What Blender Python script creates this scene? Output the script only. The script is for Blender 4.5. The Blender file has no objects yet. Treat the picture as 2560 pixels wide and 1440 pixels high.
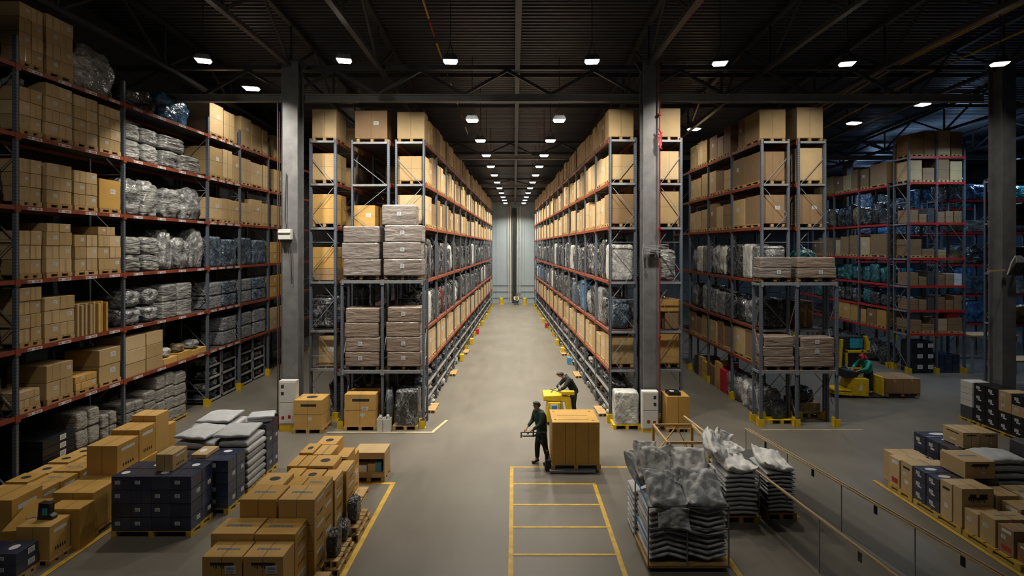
import bpy, bmesh, math, random
from mathutils import Vector, Matrix, noise

R = random.Random(7)
SC = bpy.context.scene
COL = SC.collection
F, HX, HY, CZ = 1280.0, 1285.0, 618.0, 5.9        # focal length, vanishing point and eye height used to read the photo


def PX(px, Y): return (px - HX) * Y / F
def PZ(py, Y): return CZ - (py - HY) * Y / F
def FY(py, z=0.0): return (CZ - z) * F / (py - HY)


ORD = ['zeroth', 'first', 'second', 'third', 'fourth', 'fifth', 'sixth', 'seventh', 'eighth', 'ninth', 'tenth', 'eleventh',
       'twelfth', 'thirteenth', 'fourteenth', 'fifteenth', 'sixteenth', 'seventeenth', 'eighteenth', 'nineteenth']
TENS = {2: 'twent', 3: 'thirt', 4: 'fort', 5: 'fift', 6: 'sixt', 7: 'sevent'}


def nth(n):
    if n < 20: return NTH_WORDS[n]
    t, u = divmod(n, 10)
    return TENS[t] + 'ieth' if u == 0 else TENS[t] + 'y-' + NTH_WORDS[u]


class _Ord:
    def __getitem__(s, n): return nth(n)


NTH_WORDS = ORD
ORD = _Ord()


SHELF = {6: 'top shelf', 5: 'second-highest shelf', 4: 'third-highest shelf', 3: 'third-lowest shelf', 2: 'second-lowest shelf',
         1: 'lowest shelf', 0: 'floor level'}


# ---------------------------------------------------------------- materials
def mat(name, col, rough=.6, metal=0., var=0., namp=.12, nscale=6., stretch=(1, 1, 1), bump=0., bscale=30., bdist=0., spec=.5,
        emit=0., alpha=None, coat=0., edge=None):
    m = bpy.data.materials.new(name); m.use_nodes = True
    nt = m.node_tree; N = nt.nodes; L = nt.links
    b = N['Principled BSDF']
    b.inputs['Roughness'].default_value = rough
    b.inputs['Metallic'].default_value = metal
    b.inputs['Specular IOR Level'].default_value = spec
    if coat:
        b.inputs['Coat Weight'].default_value = coat; b.inputs['Coat Roughness'].default_value = .12
    c4 = (*col, 1)
    b.inputs['Base Color'].default_value = c4
    tc = N.new('ShaderNodeTexCoord'); mp = N.new('ShaderNodeMapping')
    mp.inputs['Scale'].default_value = stretch
    L.new(tc.outputs['Object'], mp.inputs['Vector'])
    if namp or var:
        last = None
        rgb = N.new('ShaderNodeRGB'); rgb.outputs[0].default_value = c4; last = rgb.outputs[0]
        if namp:
            n = N.new('ShaderNodeTexNoise'); n.inputs['Scale'].default_value = nscale; n.inputs['Detail'].default_value = 5
            L.new(mp.outputs[0], n.inputs['Vector'])
            mr = N.new('ShaderNodeMapRange')
            mr.inputs['From Min'].default_value = .3; mr.inputs['From Max'].default_value = .7
            mr.inputs['To Min'].default_value = 1 - namp; mr.inputs['To Max'].default_value = 1 + namp
            L.new(n.outputs['Fac'], mr.inputs['Value'])
            h = N.new('ShaderNodeHueSaturation'); L.new(mr.outputs[0], h.inputs['Value']); L.new(last, h.inputs['Color'])
            last = h.outputs[0]
        if var:
            oi = N.new('ShaderNodeObjectInfo')
            mr = N.new('ShaderNodeMapRange')
            mr.inputs['To Min'].default_value = 1 - var; mr.inputs['To Max'].default_value = 1 + var
            L.new(oi.outputs['Random'], mr.inputs['Value'])
            ms = N.new('ShaderNodeMapRange')
            ms.inputs['To Min'].default_value = 1 + var * .5; ms.inputs['To Max'].default_value = 1 - var * .5
            L.new(oi.outputs['Random'], ms.inputs['Value'])
            h = N.new('ShaderNodeHueSaturation'); L.new(mr.outputs[0], h.inputs['Value']); L.new(ms.outputs[0], h.inputs['Saturation'])
            L.new(last, h.inputs['Color']); last = h.outputs[0]
        L.new(last, b.inputs['Base Color'])
    if bump:
        n = N.new('ShaderNodeTexNoise'); n.inputs['Scale'].default_value = bscale; n.inputs['Detail'].default_value = 4
        n.inputs['Distortion'].default_value = bdist
        L.new(mp.outputs[0], n.inputs['Vector'])
        bp = N.new('ShaderNodeBump'); bp.inputs['Strength'].default_value = bump; bp.inputs['Distance'].default_value = .03
        L.new(n.outputs['Fac'], bp.inputs['Height']); L.new(bp.outputs[0], b.inputs['Normal'])
    if emit:
        b.inputs['Emission Color'].default_value = c4; b.inputs['Emission Strength'].default_value = emit
    return m


def film(name, dark, pale, mix=.5, rough=.22, scale=3.5, stretch=(1, 1, 1), line=.8, bumpk=.9):
    """crumpled plastic film: broad dark and pale patches of what is inside, thin pale crease lines painting in glints, glossy bumps"""
    m = bpy.data.materials.new(name); m.use_nodes = True
    nt = m.node_tree; N = nt.nodes; L = nt.links
    b = N['Principled BSDF']; b.inputs['Roughness'].default_value = rough; b.inputs['Specular IOR Level'].default_value = .8
    tc = N.new('ShaderNodeTexCoord'); mp = N.new('ShaderNodeMapping'); mp.inputs['Scale'].default_value = stretch
    L.new(tc.outputs['Object'], mp.inputs['Vector'])
    oi = N.new('ShaderNodeObjectInfo')
    ad = N.new('ShaderNodeVectorMath'); ad.operation = 'ADD'
    def mth(op, a, v=None, v2=None):
        q = N.new('ShaderNodeMath'); q.operation = op; q.use_clamp = op in ('MULTIPLY_ADD',)
        for i, x in enumerate((a, v, v2)):
            if x is None: continue
            if isinstance(x, (int, float)): q.inputs[i].default_value = x
            else: L.new(x, q.inputs[i])
        return q.outputs[0]
    L.new(mth('MULTIPLY', oi.outputs['Random'], 17.), ad.inputs[1]); L.new(mp.outputs[0], ad.inputs[0])
    def nz(sc, det, dist, r=.55):
        n = N.new('ShaderNodeTexNoise'); n.inputs['Scale'].default_value = sc; n.inputs['Detail'].default_value = det
        n.inputs['Distortion'].default_value = dist; n.inputs['Roughness'].default_value = r
        L.new(ad.outputs[0], n.inputs['Vector']); return n.outputs['Fac']
    patch = nz(scale * .8, 3, .4); fine = nz(scale * 1.3, 3, .7); fine2 = nz(scale * 2.6, 2, .5)
    def crease(f, k): return mth('MAXIMUM', mth('SUBTRACT', 1., mth('MULTIPLY', mth('ABSOLUTE', mth('SUBTRACT', f, .5)), k)), 0.)
    cr = mth('ADD', mth('MULTIPLY', crease(fine, 26.), line), mth('MULTIPLY', crease(fine2, 16.), line * .6))  # glints painted into the film colour as pale lines along noise creases
    mod = mth('MULTIPLY', cr, mth('MULTIPLY_ADD', patch, 3., -1.08))
    fac = mth('MULTIPLY_ADD', patch, 2.2 * mix, -1.1 * mix + mix * .55)
    tot = mth('MULTIPLY_ADD', mod, 1., fac)
    mx = N.new('ShaderNodeMix'); mx.data_type = 'RGBA'
    L.new(tot, mx.inputs['Factor']); mx.inputs['A'].default_value = (*dark, 1); mx.inputs['B'].default_value = (*pale, 1)
    L.new(mx.outputs['Result'], b.inputs['Base Color'])
    bp = N.new('ShaderNodeBump'); bp.inputs['Strength'].default_value = bumpk; bp.inputs['Distance'].default_value = .07
    L.new(mth('ADD', fine, mth('MULTIPLY', fine2, .5)), bp.inputs['Height']); L.new(bp.outputs[0], b.inputs['Normal'])
    return m


def steel_perf(name, col):
    m = mat(name, col, .45, .15, namp=.1, nscale=3)
    nt = m.node_tree; N = nt.nodes; L = nt.links; b = N['Principled BSDF']
    src = b.inputs['Base Color'].links[0].from_socket
    tc = N.new('ShaderNodeTexCoord'); sp = N.new('ShaderNodeSeparateXYZ'); L.new(tc.outputs['Object'], sp.inputs[0])
    def math_(op, a, v=None):
        q = N.new('ShaderNodeMath'); q.operation = op; L.new(a, q.inputs[0])
        if v is not None: q.inputs[1].default_value = v
        return q.outputs[0]
    fr = math_('GREATER_THAN', math_('FRACT', math_('MULTIPLY', sp.outputs['Z'], 13.3)), .52)
    near = math_('LESS_THAN', math_('ABSOLUTE', math_('SUBTRACT', math_('ABSOLUTE', sp.outputs['Y']), .024)), .011)
    near2 = math_('LESS_THAN', math_('ABSOLUTE', math_('SUBTRACT', math_('ABSOLUTE', sp.outputs['X']), .024)), .011)
    mx = N.new('ShaderNodeMath'); mx.operation = 'MAXIMUM'; L.new(near, mx.inputs[0]); L.new(near2, mx.inputs[1])
    mu = N.new('ShaderNodeMath'); mu.operation = 'MULTIPLY'; L.new(mx.outputs[0], mu.inputs[0]); L.new(fr, mu.inputs[1])
    mix = N.new('ShaderNodeMix'); mix.data_type = 'RGBA'
    L.new(mu.outputs[0], mix.inputs['Factor']); L.new(src, mix.inputs['A']); mix.inputs['B'].default_value = (.06, .068, .085, 1)
    L.new(mix.outputs['Result'], b.inputs['Base Color'])
    return m


MT = {}
def setup_materials():
    M = MT
    M['card'] = mat('cardboard', (.44, .31, .155), .72, var=.16, namp=.07, nscale=2.5, bump=.06, bscale=14)
    M['card2'] = mat('cardboard_ochre', (.50, .29, .075), .7, var=.12, namp=.08, nscale=2.5, bump=.06, bscale=12)
    M['cardb'] = mat('cardboard_brown', (.24, .145, .07), .72, var=.15, namp=.1, nscale=2.5, bump=.06, bscale=14)
    M['kraft'] = film('wrapped_kraft', (.215, .160, .125), (.46, .40, .345), .12, .3, 1.5, (.8, .8, 1.5), .32, .45)
    M['kraftg'] = film('wrapped_grey', (.185, .155, .14), (.52, .49, .46), .14, .26, 1.5, (.7, .7, 1.6), .42, .5)
    M['navy'] = mat('navy_wrapped_carton', (.020, .028, .062), .3, var=.25, namp=.2, nscale=4, bump=.25, bscale=8, coat=.4)
    M['black'] = mat('black_plastic', (.012, .012, .015), .4, namp=.2, nscale=5, bump=.1, bscale=12)
    M['darkgrey'] = mat('dark_grey_plastic', (.06, .062, .068), .5, namp=.15, nscale=5)
    M['label'] = mat('white_label', (.62, .63, .64), .6, namp=.05)
    M['ink'] = mat('black_ink', (.02, .02, .022), .7, namp=0)
    M['blueink'] = mat('grey_blue_print', (.14, .17, .22), .7, namp=.1)
    M['bluelab'] = mat('blue_print', (.05, .22, .42), .6, namp=.1)
    M['redink'] = mat('red_print', (.35, .03, .025), .6, namp=.1)
    M['tape'] = mat('packing_tape', (.40, .27, .125), .3, namp=.05, coat=.3)
    M['wood'] = mat('pallet_wood', (.40, .255, .10), .75, var=.18, namp=.22, nscale=5, stretch=(1, 6, 6), bump=.15, bscale=9)
    M['woodd'] = mat('dark_pallet_wood', (.20, .125, .055), .75, var=.18, namp=.22, nscale=5, stretch=(1, 6, 6), bump=.15, bscale=9)
    M['ply'] = mat('plywood', (.36, .225, .105), .7, namp=.15, nscale=3, stretch=(6, 6, 1), bump=.08, bscale=10)
    M['steel'] = steel_perf('rack_upright_steel', (.135, .155, .195))
    M['steelp'] = mat('grey_steel', (.25, .26, .28), .42, .2, namp=.1, nscale=4)
    M['beam'] = mat('orange_red_beam', (.22, .05, .024), .5, namp=.2, nscale=5, spec=.4)
    M['beamr'] = mat('red_beam', (.42, .03, .025), .45, namp=.15, nscale=5)
    M['deck'] = mat('shelf_deck_steel', (.05, .05, .055), .6, .2, namp=.1)
    M['rail'] = mat('pale_shelf_edge', (.42, .42, .42), .45, .2, namp=.1)
    M['yellow'] = mat('yellow_paint', (.62, .42, .012), .45, namp=.12, nscale=6)
    M['woody'] = mat('yellowed_pallet_wood', (.46, .32, .06), .7, var=.1, namp=.2, nscale=5, stretch=(1, 6, 6))
    M['line'] = mat('yellow_floor_paint', (.55, .34, .035), .55, namp=.22, nscale=5, bump=.03)
    M['wornline'] = mat('worn_floor_paint', (.50, .42, .24), .5, namp=.2, nscale=3)
    M['roof'] = mat('dark_roof_steel', (.095, .097, .112), .42, .3, namp=.12, nscale=1.2)
    M['truss'] = mat('truss_paint', (.07, .071, .08), .45, .3, namp=.12, nscale=2)
    M['girder'] = mat('girder_paint', (.26, .26, .25), .45, .1, namp=.12, nscale=2)
    M['oldred'] = mat('dull_red_pipe', (.10, .015, .014), .5, namp=.1)
    M['col'] = mat('column_paint', (.15, .15, .155), .5, .1, namp=.2, nscale=3, bump=.12, bscale=25)
    M['wallp'] = mat('pale_wall_panel', (.33, .40, .45), .55, namp=.04, nscale=1)
    M['wallb'] = mat('blue_cladding', (.07, .12, .19), .5, namp=.3, nscale=.6)
    M['dwall'] = mat('dark_cladding', (.05, .052, .06), .6, namp=.15, nscale=.8)
    M['white'] = mat('white_enamel', (.60, .59, .56), .4, namp=.05)
    M['red'] = mat('red_paint', (.32, .014, .013), .35, namp=.08)
    M['rubber'] = mat('black_rubber', (.012, .012, .012), .7, namp=.1)
    M['handle'] = mat('wooden_handrail', (.46, .33, .18), .5, namp=.2, nscale=4, stretch=(8, 1, 8))
    M['sack'] = mat('grey_woven_sack', (.45, .46, .485), .6, var=.14, namp=.16, nscale=3, bump=.5, bscale=7, bdist=1.2)
    M['sackw'] = mat('pale_woven_sack', (.62, .62, .61), .6, var=.1, namp=.1, nscale=3, bump=.5, bscale=6, bdist=1.2)
    M['paper'] = mat('pale_paper_package', (.40, .41, .43), .6, var=.1, namp=.08, nscale=3, bump=.3, bscale=6, bdist=1)
    M['pkg'] = mat('grey_flat_package', (.27, .275, .29), .6, var=.12, namp=.16, nscale=4, bump=.5, bscale=7, bdist=1.2)
    M['bale'] = film('grey_layered_wrap', (.20, .185, .16), (.44, .41, .365), .6, .45, 2.6, (1, 1, 4), .3)
    M['fblack'] = film('black_crumpled_film', (.010, .011, .013), (.50, .52, .54), .05, .18, 2.6, (1, 1, 1), .75)
    M['fdark'] = film('dark_film_few_glints', (.009, .010, .013), (.22, .23, .26), .06, .2, 2.6, (1, 1, 1), .7)
    M['fgrey'] = film('grey_crumpled_film', (.07, .073, .078), (.50, .51, .51), .45, .25, 2.6, (1, 1, 1.5), .8)
    M['fstripe'] = film('grey_striped_film', (.05, .052, .055), (.46, .46, .44), .6, .3, 2.6, (.5, .5, 2.4), .7)
    M['fwhite'] = film('white_crumpled_film', (.28, .28, .27), (.62, .62, .59), .8, .4, 2.6, (1, 1, 1), .5)
    M['fblue'] = film('blue_dark_film', (.014, .024, .042), (.26, .35, .45), .22, .25, 4.5, (1, 1, 1), .8)
    M['fbluec'] = film('blue_bright_film', (.01, .02, .045), (.12, .32, .62), .4, .22, 3., (1, 1, 1), .9)
    M['fteal'] = film('teal_film', (.008, .02, .024), (.06, .30, .33), .4, .25, 3., (1, 1, 1), .8)
    M['fred'] = film('red_dark_film', (.012, .008, .01), (.40, .04, .04), .3, .3, 3., (1, 1, 1), .7)
    M['fbrown'] = film('brown_mixed_film', (.03, .022, .015), (.40, .27, .13), .5, .35, 3., (1, 1, 1), .6)
    M['speck'] = film('speckled_grey_bale', (.07, .077, .086), (.34, .36, .38), .5, .45, 7., (1, 1, 1), .7)
    M['cloth'] = mat('black_work_cloth', (.010, .011, .013), .85, namp=.2, nscale=14, bump=.2, bscale=20)
    M['green'] = mat('dark_green_cloth', (.006, .035, .022), .8, namp=.2, nscale=12, bump=.2, bscale=18)
    M['tealc'] = mat('teal_cloth', (.01, .30, .27), .75, namp=.15, nscale=12)
    M['redc'] = mat('red_cloth', (.50, .012, .03), .75, namp=.1, nscale=12)
    M['greyc'] = mat('grey_blue_cloth', (.07, .095, .105), .8, namp=.15, nscale=12)
    M['bluec'] = mat('blue_cloth', (.03, .16, .40), .75, namp=.15, nscale=12)
    M['skin'] = mat('skin', (.36, .20, .135), .55, namp=.08, nscale=10)
    M['hair'] = mat('dark_hair', (.012, .009, .007), .6, namp=.2, nscale=30)
    M['eye'] = mat('eye_dark', (.01, .01, .01), .2, namp=0)
    M['lamp'] = mat('lamp_diffuser', (1., .95, .84), .4, namp=0, emit=14.)
    M['lampd'] = mat('lamp_diffuser_dim', (1., .95, .86), .4, namp=0, emit=5.)
    M['teal'] = mat('teal_print', (.03, .30, .42), .5, namp=.2, nscale=10)
    # glass
    g = bpy.data.materials.new('clear_glass'); g.use_nodes = True
    b = g.node_tree.nodes['Principled BSDF']
    b.inputs['Base Color'].default_value = (.95, .97, .97, 1); b.inputs['Roughness'].default_value = .03
    b.inputs['IOR'].default_value = 1.06; b.inputs['Transmission Weight'].default_value = 1.; b.inputs['Specular IOR Level'].default_value = .25
    M['glass'] = g
    # floor: polished worn concrete
    f = mat('polished_concrete', (.150, .135, .114), .40, namp=.10, nscale=.55, bump=.03, bscale=9, spec=.35)
    nt = f.node_tree; N = nt.nodes; L = nt.links; bb = N['Principled BSDF']
    src = bb.inputs['Base Color'].links[0].from_socket
    tc = N.new('ShaderNodeTexCoord'); mp = N.new('ShaderNodeMapping'); mp.inputs['Scale'].default_value = (1.2, .22, 1)
    L.new(tc.outputs['Object'], mp.inputs[0])
    n = N.new('ShaderNodeTexNoise'); n.inputs['Scale'].default_value = 2.4; n.inputs['Detail'].default_value = 6; n.inputs['Distortion'].default_value = .6
    L.new(mp.outputs[0], n.inputs['Vector'])
    mr = N.new('ShaderNodeMapRange'); mr.inputs['From Min'].default_value = .3; mr.inputs['From Max'].default_value = .7
    mr.inputs['To Min'].default_value = .95; mr.inputs['To Max'].default_value = 1.05
    L.new(n.outputs['Fac'], mr.inputs['Value'])
    h = N.new('ShaderNodeHueSaturation'); L.new(mr.outputs[0], h.inputs['Value']); L.new(src, h.inputs['Color']); L.new(h.outputs[0], bb.inputs['Base Color'])
    mr2 = N.new('ShaderNodeMapRange'); mr2.inputs['To Min'].default_value = .34; mr2.inputs['To Max'].default_value = .46
    L.new(n.outputs['Fac'], mr2.inputs['Value']); L.new(mr2.outputs[0], bb.inputs['Roughness'])
    M['floor'] = f


# ---------------------------------------------------------------- mesh building
class MB:
    def __init__(s): s.v = []; s.f = []; s.m = []

    def box(s, x0, x1, y0, y1, z0, z1, m=0):
        b = len(s.v)
        s.v += [(x0, y0, z0), (x1, y0, z0), (x1, y1, z0), (x0, y1, z0), (x0, y0, z1), (x1, y0, z1), (x1, y1, z1), (x0, y1, z1)]
        for q in ((0, 3, 2, 1), (4, 5, 6, 7), (0, 1, 5, 4), (1, 2, 6, 5), (2, 3, 7, 6), (3, 0, 4, 7)):
            s.f.append(tuple(b + i for i in q)); s.m.append(m)
        return s

    def bar(s, p, q, w, h, m=0):
        p = Vector(p); q = Vector(q); d = (q - p).normalized()
        up = Vector((0, 0, 1)) if abs(d.z) < .95 else Vector((0, 1, 0))
        a = d.cross(up).normalized() * w / 2; c = a.cross(d).normalized() * h / 2
        b = len(s.v)
        for o in (p, q):
            for sa, sc in ((-1, -1), (1, -1), (1, 1), (-1, 1)): s.v.append(tuple(o + a * sa + c * sc))
        for f in ((3, 2, 1, 0), (4, 5, 6, 7), (0, 1, 5, 4), (1, 2, 6, 5), (2, 3, 7, 6), (3, 0, 4, 7)):
            s.f.append(tuple(b + i for i in f)); s.m.append(m)
        return s

    def tube(s, pts, r, n=8, m=0):
        pts = [Vector(p) for p in pts]; b = len(s.v)
        rs = r if isinstance(r, (list, tuple)) else [r] * len(pts)
        ref = None
        for i, p in enumerate(pts):
            d = (pts[min(i + 1, len(pts) - 1)] - pts[max(i - 1, 0)]).normalized()
            if ref is None:
                ref = d.cross(Vector((0, 0, 1)) if abs(d.z) < .9 else Vector((1, 0, 0))).normalized()
            else:
                ref = (ref - d * ref.dot(d)).normalized()
            c = d.cross(ref)
            for k in range(n):
                t = 2 * math.pi * k / n
                s.v.append(tuple(p + (ref * math.cos(t) + c * math.sin(t)) * rs[i]))
        for i in range(len(pts) - 1):
            for k in range(n):
                s.f.append((b + i * n + k, b + i * n + (k + 1) % n, b + (i + 1) * n + (k + 1) % n, b + (i + 1) * n + k)); s.m.append(m)
        s.f.append(tuple(b + k for k in reversed(range(n)))); s.m.append(m)
        e = b + (len(pts) - 1) * n
        s.f.append(tuple(e + k for k in range(n))); s.m.append(m)
        return s

    def quad(s, pts, m=0):
        b = len(s.v); s.v += [tuple(p) for p in pts]; s.f.append(tuple(range(b, b + len(pts)))); s.m.append(m); return s

    def ell(s, cx, cy, z, rx, ry, m=0, n=16):
        return s.quad([(cx + rx * math.cos(2 * math.pi * k / n), cy + ry * math.sin(2 * math.pi * k / n), z) for k in range(n)], m)

    def prism(s, prof, y0, y1, m=0):
        """extrude an x-z profile (counter-clockwise seen from -y) along y"""
        b = len(s.v); n = len(prof)
        s.v += [(x, y0, z) for x, z in prof] + [(x, y1, z) for x, z in prof]
        s.f.append(tuple(b + i for i in range(n))); s.m.append(m)
        s.f.append(tuple(b + n + i for i in reversed(range(n)))); s.m.append(m)
        for i in range(n):
            j = (i + 1) % n
            s.f.append((b + j, b + i, b + n + i, b + n + j)); s.m.append(m)
        return s

    def mesh(s, name, mats, smooth=False, bev=0.):
        me = bpy.data.meshes.new(name)
        me.from_pydata(s.v, [], s.f)
        for m in mats: me.materials.append(MT[m])
        for p, i in zip(me.polygons, s.m): p.material_index = i; p.use_smooth = smooth
        if bev:
            bm = bmesh.new(); bm.from_mesh(me)
            es = [e for e in bm.edges if len(e.link_faces) == 2 and e.calc_face_angle() > .5]
            bmesh.ops.bevel(bm, geom=es, offset=bev, segments=2, profile=.6, affect='EDGES', clamp_overlap=True)
            bm.to_mesh(me); bm.free()
        me.update()
        return me


def obj(name, me, parent=None, loc=(0, 0, 0), rz=0., rot=None, scale=None):
    o = bpy.data.objects.new(name, me)
    o.location = loc; o.rotation_euler = rot if rot else (0, 0, rz)
    if scale: o.scale = scale
    if parent: o.parent = parent
    COL.objects.link(o)
    return o


def tag(o, label, cat, group=None):
    o['label'] = label; o['category'] = cat
    if group: o['group'] = group
    return o


def thing(name, label, cat, loc=(0, 0, 0), rz=0., group=None):
    o = obj(name, None, None, loc, rz); o.empty_display_size = .2
    return tag(o, label, cat, group)


def struct(name, me, loc=(0, 0, 0)):
    o = obj(name, me, None, loc); o['kind'] = 'structure'; return o


def copy_tree(src, loc, rz=0., label=None, group=None, scale=None):
    c = src.copy(); COL.objects.link(c); c.location = loc; c.rotation_euler = (0, 0, rz)
    if label: c['label'] = label
    if group: c['group'] = group
    if scale: c.scale = scale
    for ch in src.children:
        k = ch.copy(); COL.objects.link(k); k.parent = c
        for g in ch.children:
            q = g.copy(); COL.objects.link(q); q.parent = k
    return c


CACHE = {}


# ---------------------------------------------------------------- cardboard boxes
def box_meshes(sx, sy, sz, m, marks):
    """body mesh (origin at the base centre) and the meshes of its parts"""
    b = MB(); hx, hy = sx / 2, sy / 2
    b.box(-hx, hx, -hy, hy, 0, sz)
    me0 = b.mesh('box', [m], bev=min(.008, sx * .03))
    b = MB()
    e = .0015
    if 'seam' in marks:      # gap between the two lid flaps and down the front
        b.box(-.004, .004, -hy * .96, hy * .96, sz - .001, sz + e, 1)
        b.box(-.003, .003, -hy - e, -hy + .001, sz * .04, sz * .97, 1)
    if 'row' in marks:       # horizontal joint between two layers wrapped together
        b.box(-hx - e, hx + e, -hy - e, hy + e, sz * .5, sz * .5 + .006, 1)
    if 'hole' in marks: b.ell(0, 0, sz + e, sx * .2, sy * .17, 2)
    if 'smear' in marks:
        n = 18; pts = [(sx * (-.3 + .6 * i / n), sy * (-.06 - .05 * math.sin(i * 1.9) * (1 - i / n * .6)), sz + e) for i in range(n + 1)]
        pts += [(sx * (.3 - .6 * i / n), sy * (.03 + .06 * abs(math.sin(i * 1.3)) * (i / n)), sz + e) for i in range(n + 1)]
        b.quad(pts, 3)
    if 'panels' in marks:    # upright boards in front, slits in the lid
        for q in (-.22, .0, .26): b.box(sx * q - .004, sx * q + .004, -hy - e, -hy + .001, sz * .02, sz * .98, 1)
        for q in (-.3, .0): b.box(-sx * .36, sx * .3, sy * q - .008, sy * q + .008, sz - .001, sz + e, 1)
        for qx, qy in ((-.42, -.3), (.38, .3), (.38, -.35), (-.42, .3)): b.box(sx * qx - .03, sx * qx + .03, sy * qy - .02, sy * qy + .02, sz - .001, sz + e, 1)
        b.box(sx * .44, sx * .47, -hy - e, -hy + .001, sz * .9, sz * .93, 4)
    if 'slot' in marks:
        b.box(-sx * .3, sx * .3, -hy - e, -hy + .001, sz * .72, sz * .80, 2)
        for k in range(9): b.box(-sx * .28 + k * sx * .06, -sx * .25 + k * sx * .06, -hy - e, -hy + .001, sz * .69 - .02 * (k % 3), sz * .72, 2)
    if 'side' in marks:
        b.box(hx - .001, hx + e, -hy * .6, hy * .6, sz * .74, sz * .84, 4)
        for k in range(5): b.box(hx - .001, hx + e, -hy * .5 + k * hy * .22, -hy * .38 + k * hy * .22, sz * .2, sz * .3, 2)
    if 'sideL' in marks:
        b.box(-hx - e, -hx + .001, -hy * .6, hy * .6, sz * .78, sz * .85, 2)
        b.box(-hx - e, -hx + .001, -hy * .3, hy * .3, sz * .3, sz * .42, 4)
    if 'front2' in marks:
        b.box(-sx * .25, sx * .3, -hy - e, -hy + .001, sz * .78, sz * .86, 2)
        for k in range(3): b.box(sx * (.02 + k * .05), sx * (.05 + k * .05), -hy - e, -hy + .001, sz * (.32 - .05 * (k % 2)), sz * .4, 4)
    if 'red' in marks:
        b.box(-hx - e, -hx + .001, -hy * .7, hy * .5, sz * .12, sz * .3, 5)
        b.box(-hx - e, -hx + .001, -hy * .7, hy * .5, sz * .8, sz * .92, 4)
    if b.v:
        t = b.mesh('marks', [m, 'ink', 'ink', 'blueink', 'label', 'redink'])
        bm = bmesh.new(); bm.from_mesh(me0); bm.from_mesh(t)
        me0.materials.clear()
        for k in (m, 'ink', 'ink', 'blueink', 'label', 'redink'): me0.materials.append(MT[k])
        bm.to_mesh(me0); bm.free(); bpy.data.meshes.remove(t)
    parts = []
    if 'label' in marks:
        l = MB(); w = min(.17, sx * .3); h = w * .72
        l.box(sx * .08, sx * .08 + w, -hy - .003, -hy + .001, sz * .55 - h / 2, sz * .55 + h / 2, 0)
        for k in range(4): l.box(sx * .08 + w * .1, sx * .08 + w * (.9 - .12 * (k % 2)), -hy - .0042, -hy, sz * .55 - h * .36 + k * h * .2, sz * .55 - h * .28 + k * h * .2, 1)
        parts.append(('label', l.mesh('label', ['label', 'blueink'])))
    if 'labelR' in marks or 'labelL' in marks:     # on the face to the +x / -x side
        l = MB(); w = min(.17, sy * .3) * (1.7 if m == 'black' and sz > .4 else 1); h = w * .75; q = 1 if 'labelR' in marks else -1
        xa, xb = (hx - .001, hx + .003) if q > 0 else (-hx - .003, -hx + .001)
        xc, xd = (hx, hx + .0042) if q > 0 else (-hx - .0042, -hx)
        l.box(xa, xb, sy * .02 * q, sy * .02 * q + w, sz * .6 - h / 2, sz * .6 + h / 2, 0)
        for k in range(3): l.box(xc, xd, sy * .02 * q + w * .1, sy * .02 * q + w * .85, sz * .6 - h * .3 + k * h * .25, sz * .6 - h * .2 + k * h * .25, 1)
        parts.append(('label', l.mesh('label', ['label', 'blueink'])))
    if 'tape' in marks:
        l = MB(); w = min(.03, sx * .06)
        l.box(-w, w, -hy - .0025, hy + .0025, sz - .0005, sz + .0025)
        l.box(-w, w, -hy - .0025, -hy + .0005, sz * .78, sz + .0025)
        l.box(-w, w, hy - .0005, hy + .0025, sz * .78, sz + .0025)
        parts.append(('tape', l.mesh('tape', ['tape'])))
    if 'tapeR' in marks:      # seam across the face turned to the aisle (+x)
        l = MB(); w = min(.025, sy * .06)
        l.box(hx - .0005, hx + .0025, -w, w, 0.01, sz + .0025); l.box(-hx, hx + .0025, -w, w, sz - .0005, sz + .0025)
        parts.append(('tape', l.mesh('tape', ['tape'])))
    if 'oval' in marks:       # pale oval sticker on the top and pale marks on the sides (navy cartons)
        l = MB(); l.ell(-sx * .1, 0, sz + .002, sx * .2, sy * .2, 0, 14)
        parts.append(('sticker', l.mesh('sticker', ['label'])))
    if 'sq' in marks:
        l = MB(); w = sx * .26
        l.box(-hx * .62, -hx * .62 + w, -hy - .003, -hy + .001, sz * .42, sz * .42 + w * .7)
        for k in range(3): l.box(-hx * .58, -hx * .62 + w * .85, -hy - .0042, -hy, sz * .45 + k * w * .2, sz * .45 + k * w * .2 + w * .07, 1)
        parts.append(('label', l.mesh('label', ['label', 'blueink'])))
    return me0, parts


def cbox(label, x0, x1, y0, y1, z0, z1, m='card', marks=(), group=None, name='cardboard_box', cat='box', rz=0., center=None):
    sx, sy, sz = (round(abs(a), 2) for a in (x1 - x0, y1 - y0, z1 - z0))
    loc = center if center else ((x0 + x1) / 2, (y0 + y1) / 2, z0)
    key = (name, sx, sy, sz, m, tuple(marks))
    if key in CACHE: return copy_tree(CACHE[key], loc, rz, label, group)
    me, parts = box_meshes(sx, sy, sz, m, marks)
    o = obj(name, me, None, loc, rz); tag(o, label, cat, group)
    for n, pm in parts: obj(n, pm, o)
    CACHE[key] = o
    return o


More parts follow.
